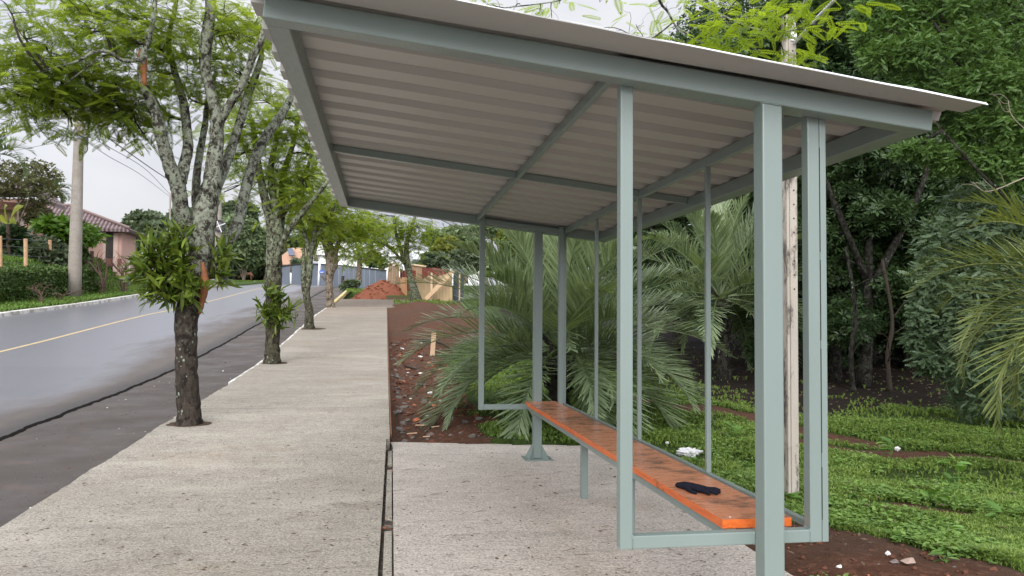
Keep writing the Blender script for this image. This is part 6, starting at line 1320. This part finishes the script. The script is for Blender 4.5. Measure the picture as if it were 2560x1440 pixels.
V = [hv(.75, 1.22), hv(.30, 1.20), hv(-.25, 1.16), hv(-.70, 1.22), hv(-1.10, 1.12), hv(-1.45, .78), hv(-1.62, .42), hv(-1.72, .22), hv(.80, .85, .14), hv(.72, .60, .14), hv(.88, .36, .14), hv(.82, .05, .14), hv(.78, .85, -.14), hv(.62, .60, -.14), hv(.78, .36, -.14), hv(.72, .05, -.14), hv(-.72, .80, .13), hv(-.74, .45, .13), hv(-.72, .05, .13), hv(-.70, .80, -.13), hv(-.66, .45, -.13), hv(-.64, .05, -.13), hv(1.0, 1.18), hv(1.14, .85), hv(1.12, .45)]
Eg = [(0, 1), (1, 2), (2, 3), (3, 4), (4, 5), (5, 6), (6, 7), (0, 8), (8, 9), (9, 10), (10, 11), (0, 12), (12, 13), (13, 14), (14, 15), (3, 16), (16, 17), (17, 18), (3, 19), (19, 20), (20, 21), (0, 22), (22, 23), (23, 24)]
Rr = [.34, .36, .36, .32, .22, .15, .13, .09, .18, .11, .075, .06, .18, .11, .075, .06, .15, .085, .06, .15, .085, .06, .07, .08, .05]
figure('horse', V, Eg, Rr, simple('brown horse coat', (.23, .115, .075), .8, .2, .3, 1), 'brown horse grazing behind the rounded tree at the road end', 'horse', 1)
# ------------------------------------------------------------------ sky and light
w = bpy.data.worlds.new("World"); scene.world = w; w.use_nodes = True
nt = w.node_tree; nt.nodes.clear()
o = nt.nodes.new('ShaderNodeOutputWorld'); bg = nt.nodes.new('ShaderNodeBackground'); bg.inputs['Strength'].default_value = .060
sky = nt.nodes.new('ShaderNodeTexSky'); sky.sky_type = 'NISHITA'; sky.sun_disc = False
SUN_EL, SUN_AZ = rad(31), rad(197)
sky.sun_elevation = SUN_EL; sky.sun_rotation = SUN_AZ
tc = nt.nodes.new('ShaderNodeTexCoord'); mp = nt.nodes.new('ShaderNodeMapping'); mp.inputs['Scale'].default_value = (1, 1, 2.2)
nz_ = nt.nodes.new('ShaderNodeTexNoise'); nz_.inputs['Scale'].default_value = 2.4; nz_.inputs['Detail'].default_value = 6; nz_.inputs['Roughness'].default_value = .5
rp = nt.nodes.new('ShaderNodeValToRGB'); rp.color_ramp.elements[0].position = .30; rp.color_ramp.elements[0].color = (6.9, 7.0, 8.7, 1); rp.color_ramp.elements[1].position = .60; rp.color_ramp.elements[1].color = (10.5, 10.6, 11.0, 1)
mx = nt.nodes.new('ShaderNodeMix'); mx.data_type = 'RGBA'; mx.inputs['Factor'].default_value = .94
nt.links.new(tc.outputs['Generated'], mp.inputs[0]); nt.links.new(mp.outputs[0], nz_.inputs['Vector']); nt.links.new(nz_.outputs['Fac'], rp.inputs[0])
nt.links.new(sky.outputs[0], mx.inputs[6]); nt.links.new(rp.outputs[0], mx.inputs[7]); dt = nt.nodes.new('ShaderNodeVectorMath'); dt.operation = 'DOT_PRODUCT'; dt.inputs[1].default_value = (math.sin(SUN_AZ)*.8, math.cos(SUN_AZ)*.8, .6)
mr = nt.nodes.new('ShaderNodeMapRange'); mr.inputs['From Min'].default_value = -.6; mr.inputs['To Min'].default_value = .66; mr.inputs['To Max'].default_value = 1.95   # the overcast is brightest round the hidden sun, behind the camera
nt.links.new(tc.outputs['Generated'], dt.inputs[0]); nt.links.new(dt.outputs['Value'], mr.inputs[0])
sc_ = nt.nodes.new('ShaderNodeVectorMath'); sc_.operation = 'SCALE'; nt.links.new(mx.outputs[2], sc_.inputs[0]); nt.links.new(mr.outputs[0], sc_.inputs['Scale']); nt.links.new(sc_.outputs[0], bg.inputs[0]); nt.links.new(bg.outputs[0], o.inputs[0])
ld = bpy.data.lights.new('sun', 'SUN'); ld.energy = 1.5; ld.angle = rad(40); ld.color = (1, .97, .93)
lo = bpy.data.objects.new('sun', ld); COL.objects.link(lo)
sd = Vector((math.sin(SUN_AZ)*math.cos(SUN_EL), math.cos(SUN_AZ)*math.cos(SUN_EL), math.sin(SUN_EL)))
lo.rotation_euler = sd.to_track_quat('Z', 'Y').to_euler(); lo.location = (0, 0, 30)
scene.view_settings.view_transform = 'Standard'; scene.view_settings.look = 'None'; scene.view_settings.exposure = 1.02; scene.view_settings.gamma = 1
scene.cycles.max_bounces = 8; scene.cycles.diffuse_bounces = 2; scene.cycles.transmission_bounces = 4; scene.cycles.use_denoising = True
bpy.context.view_layer.update()
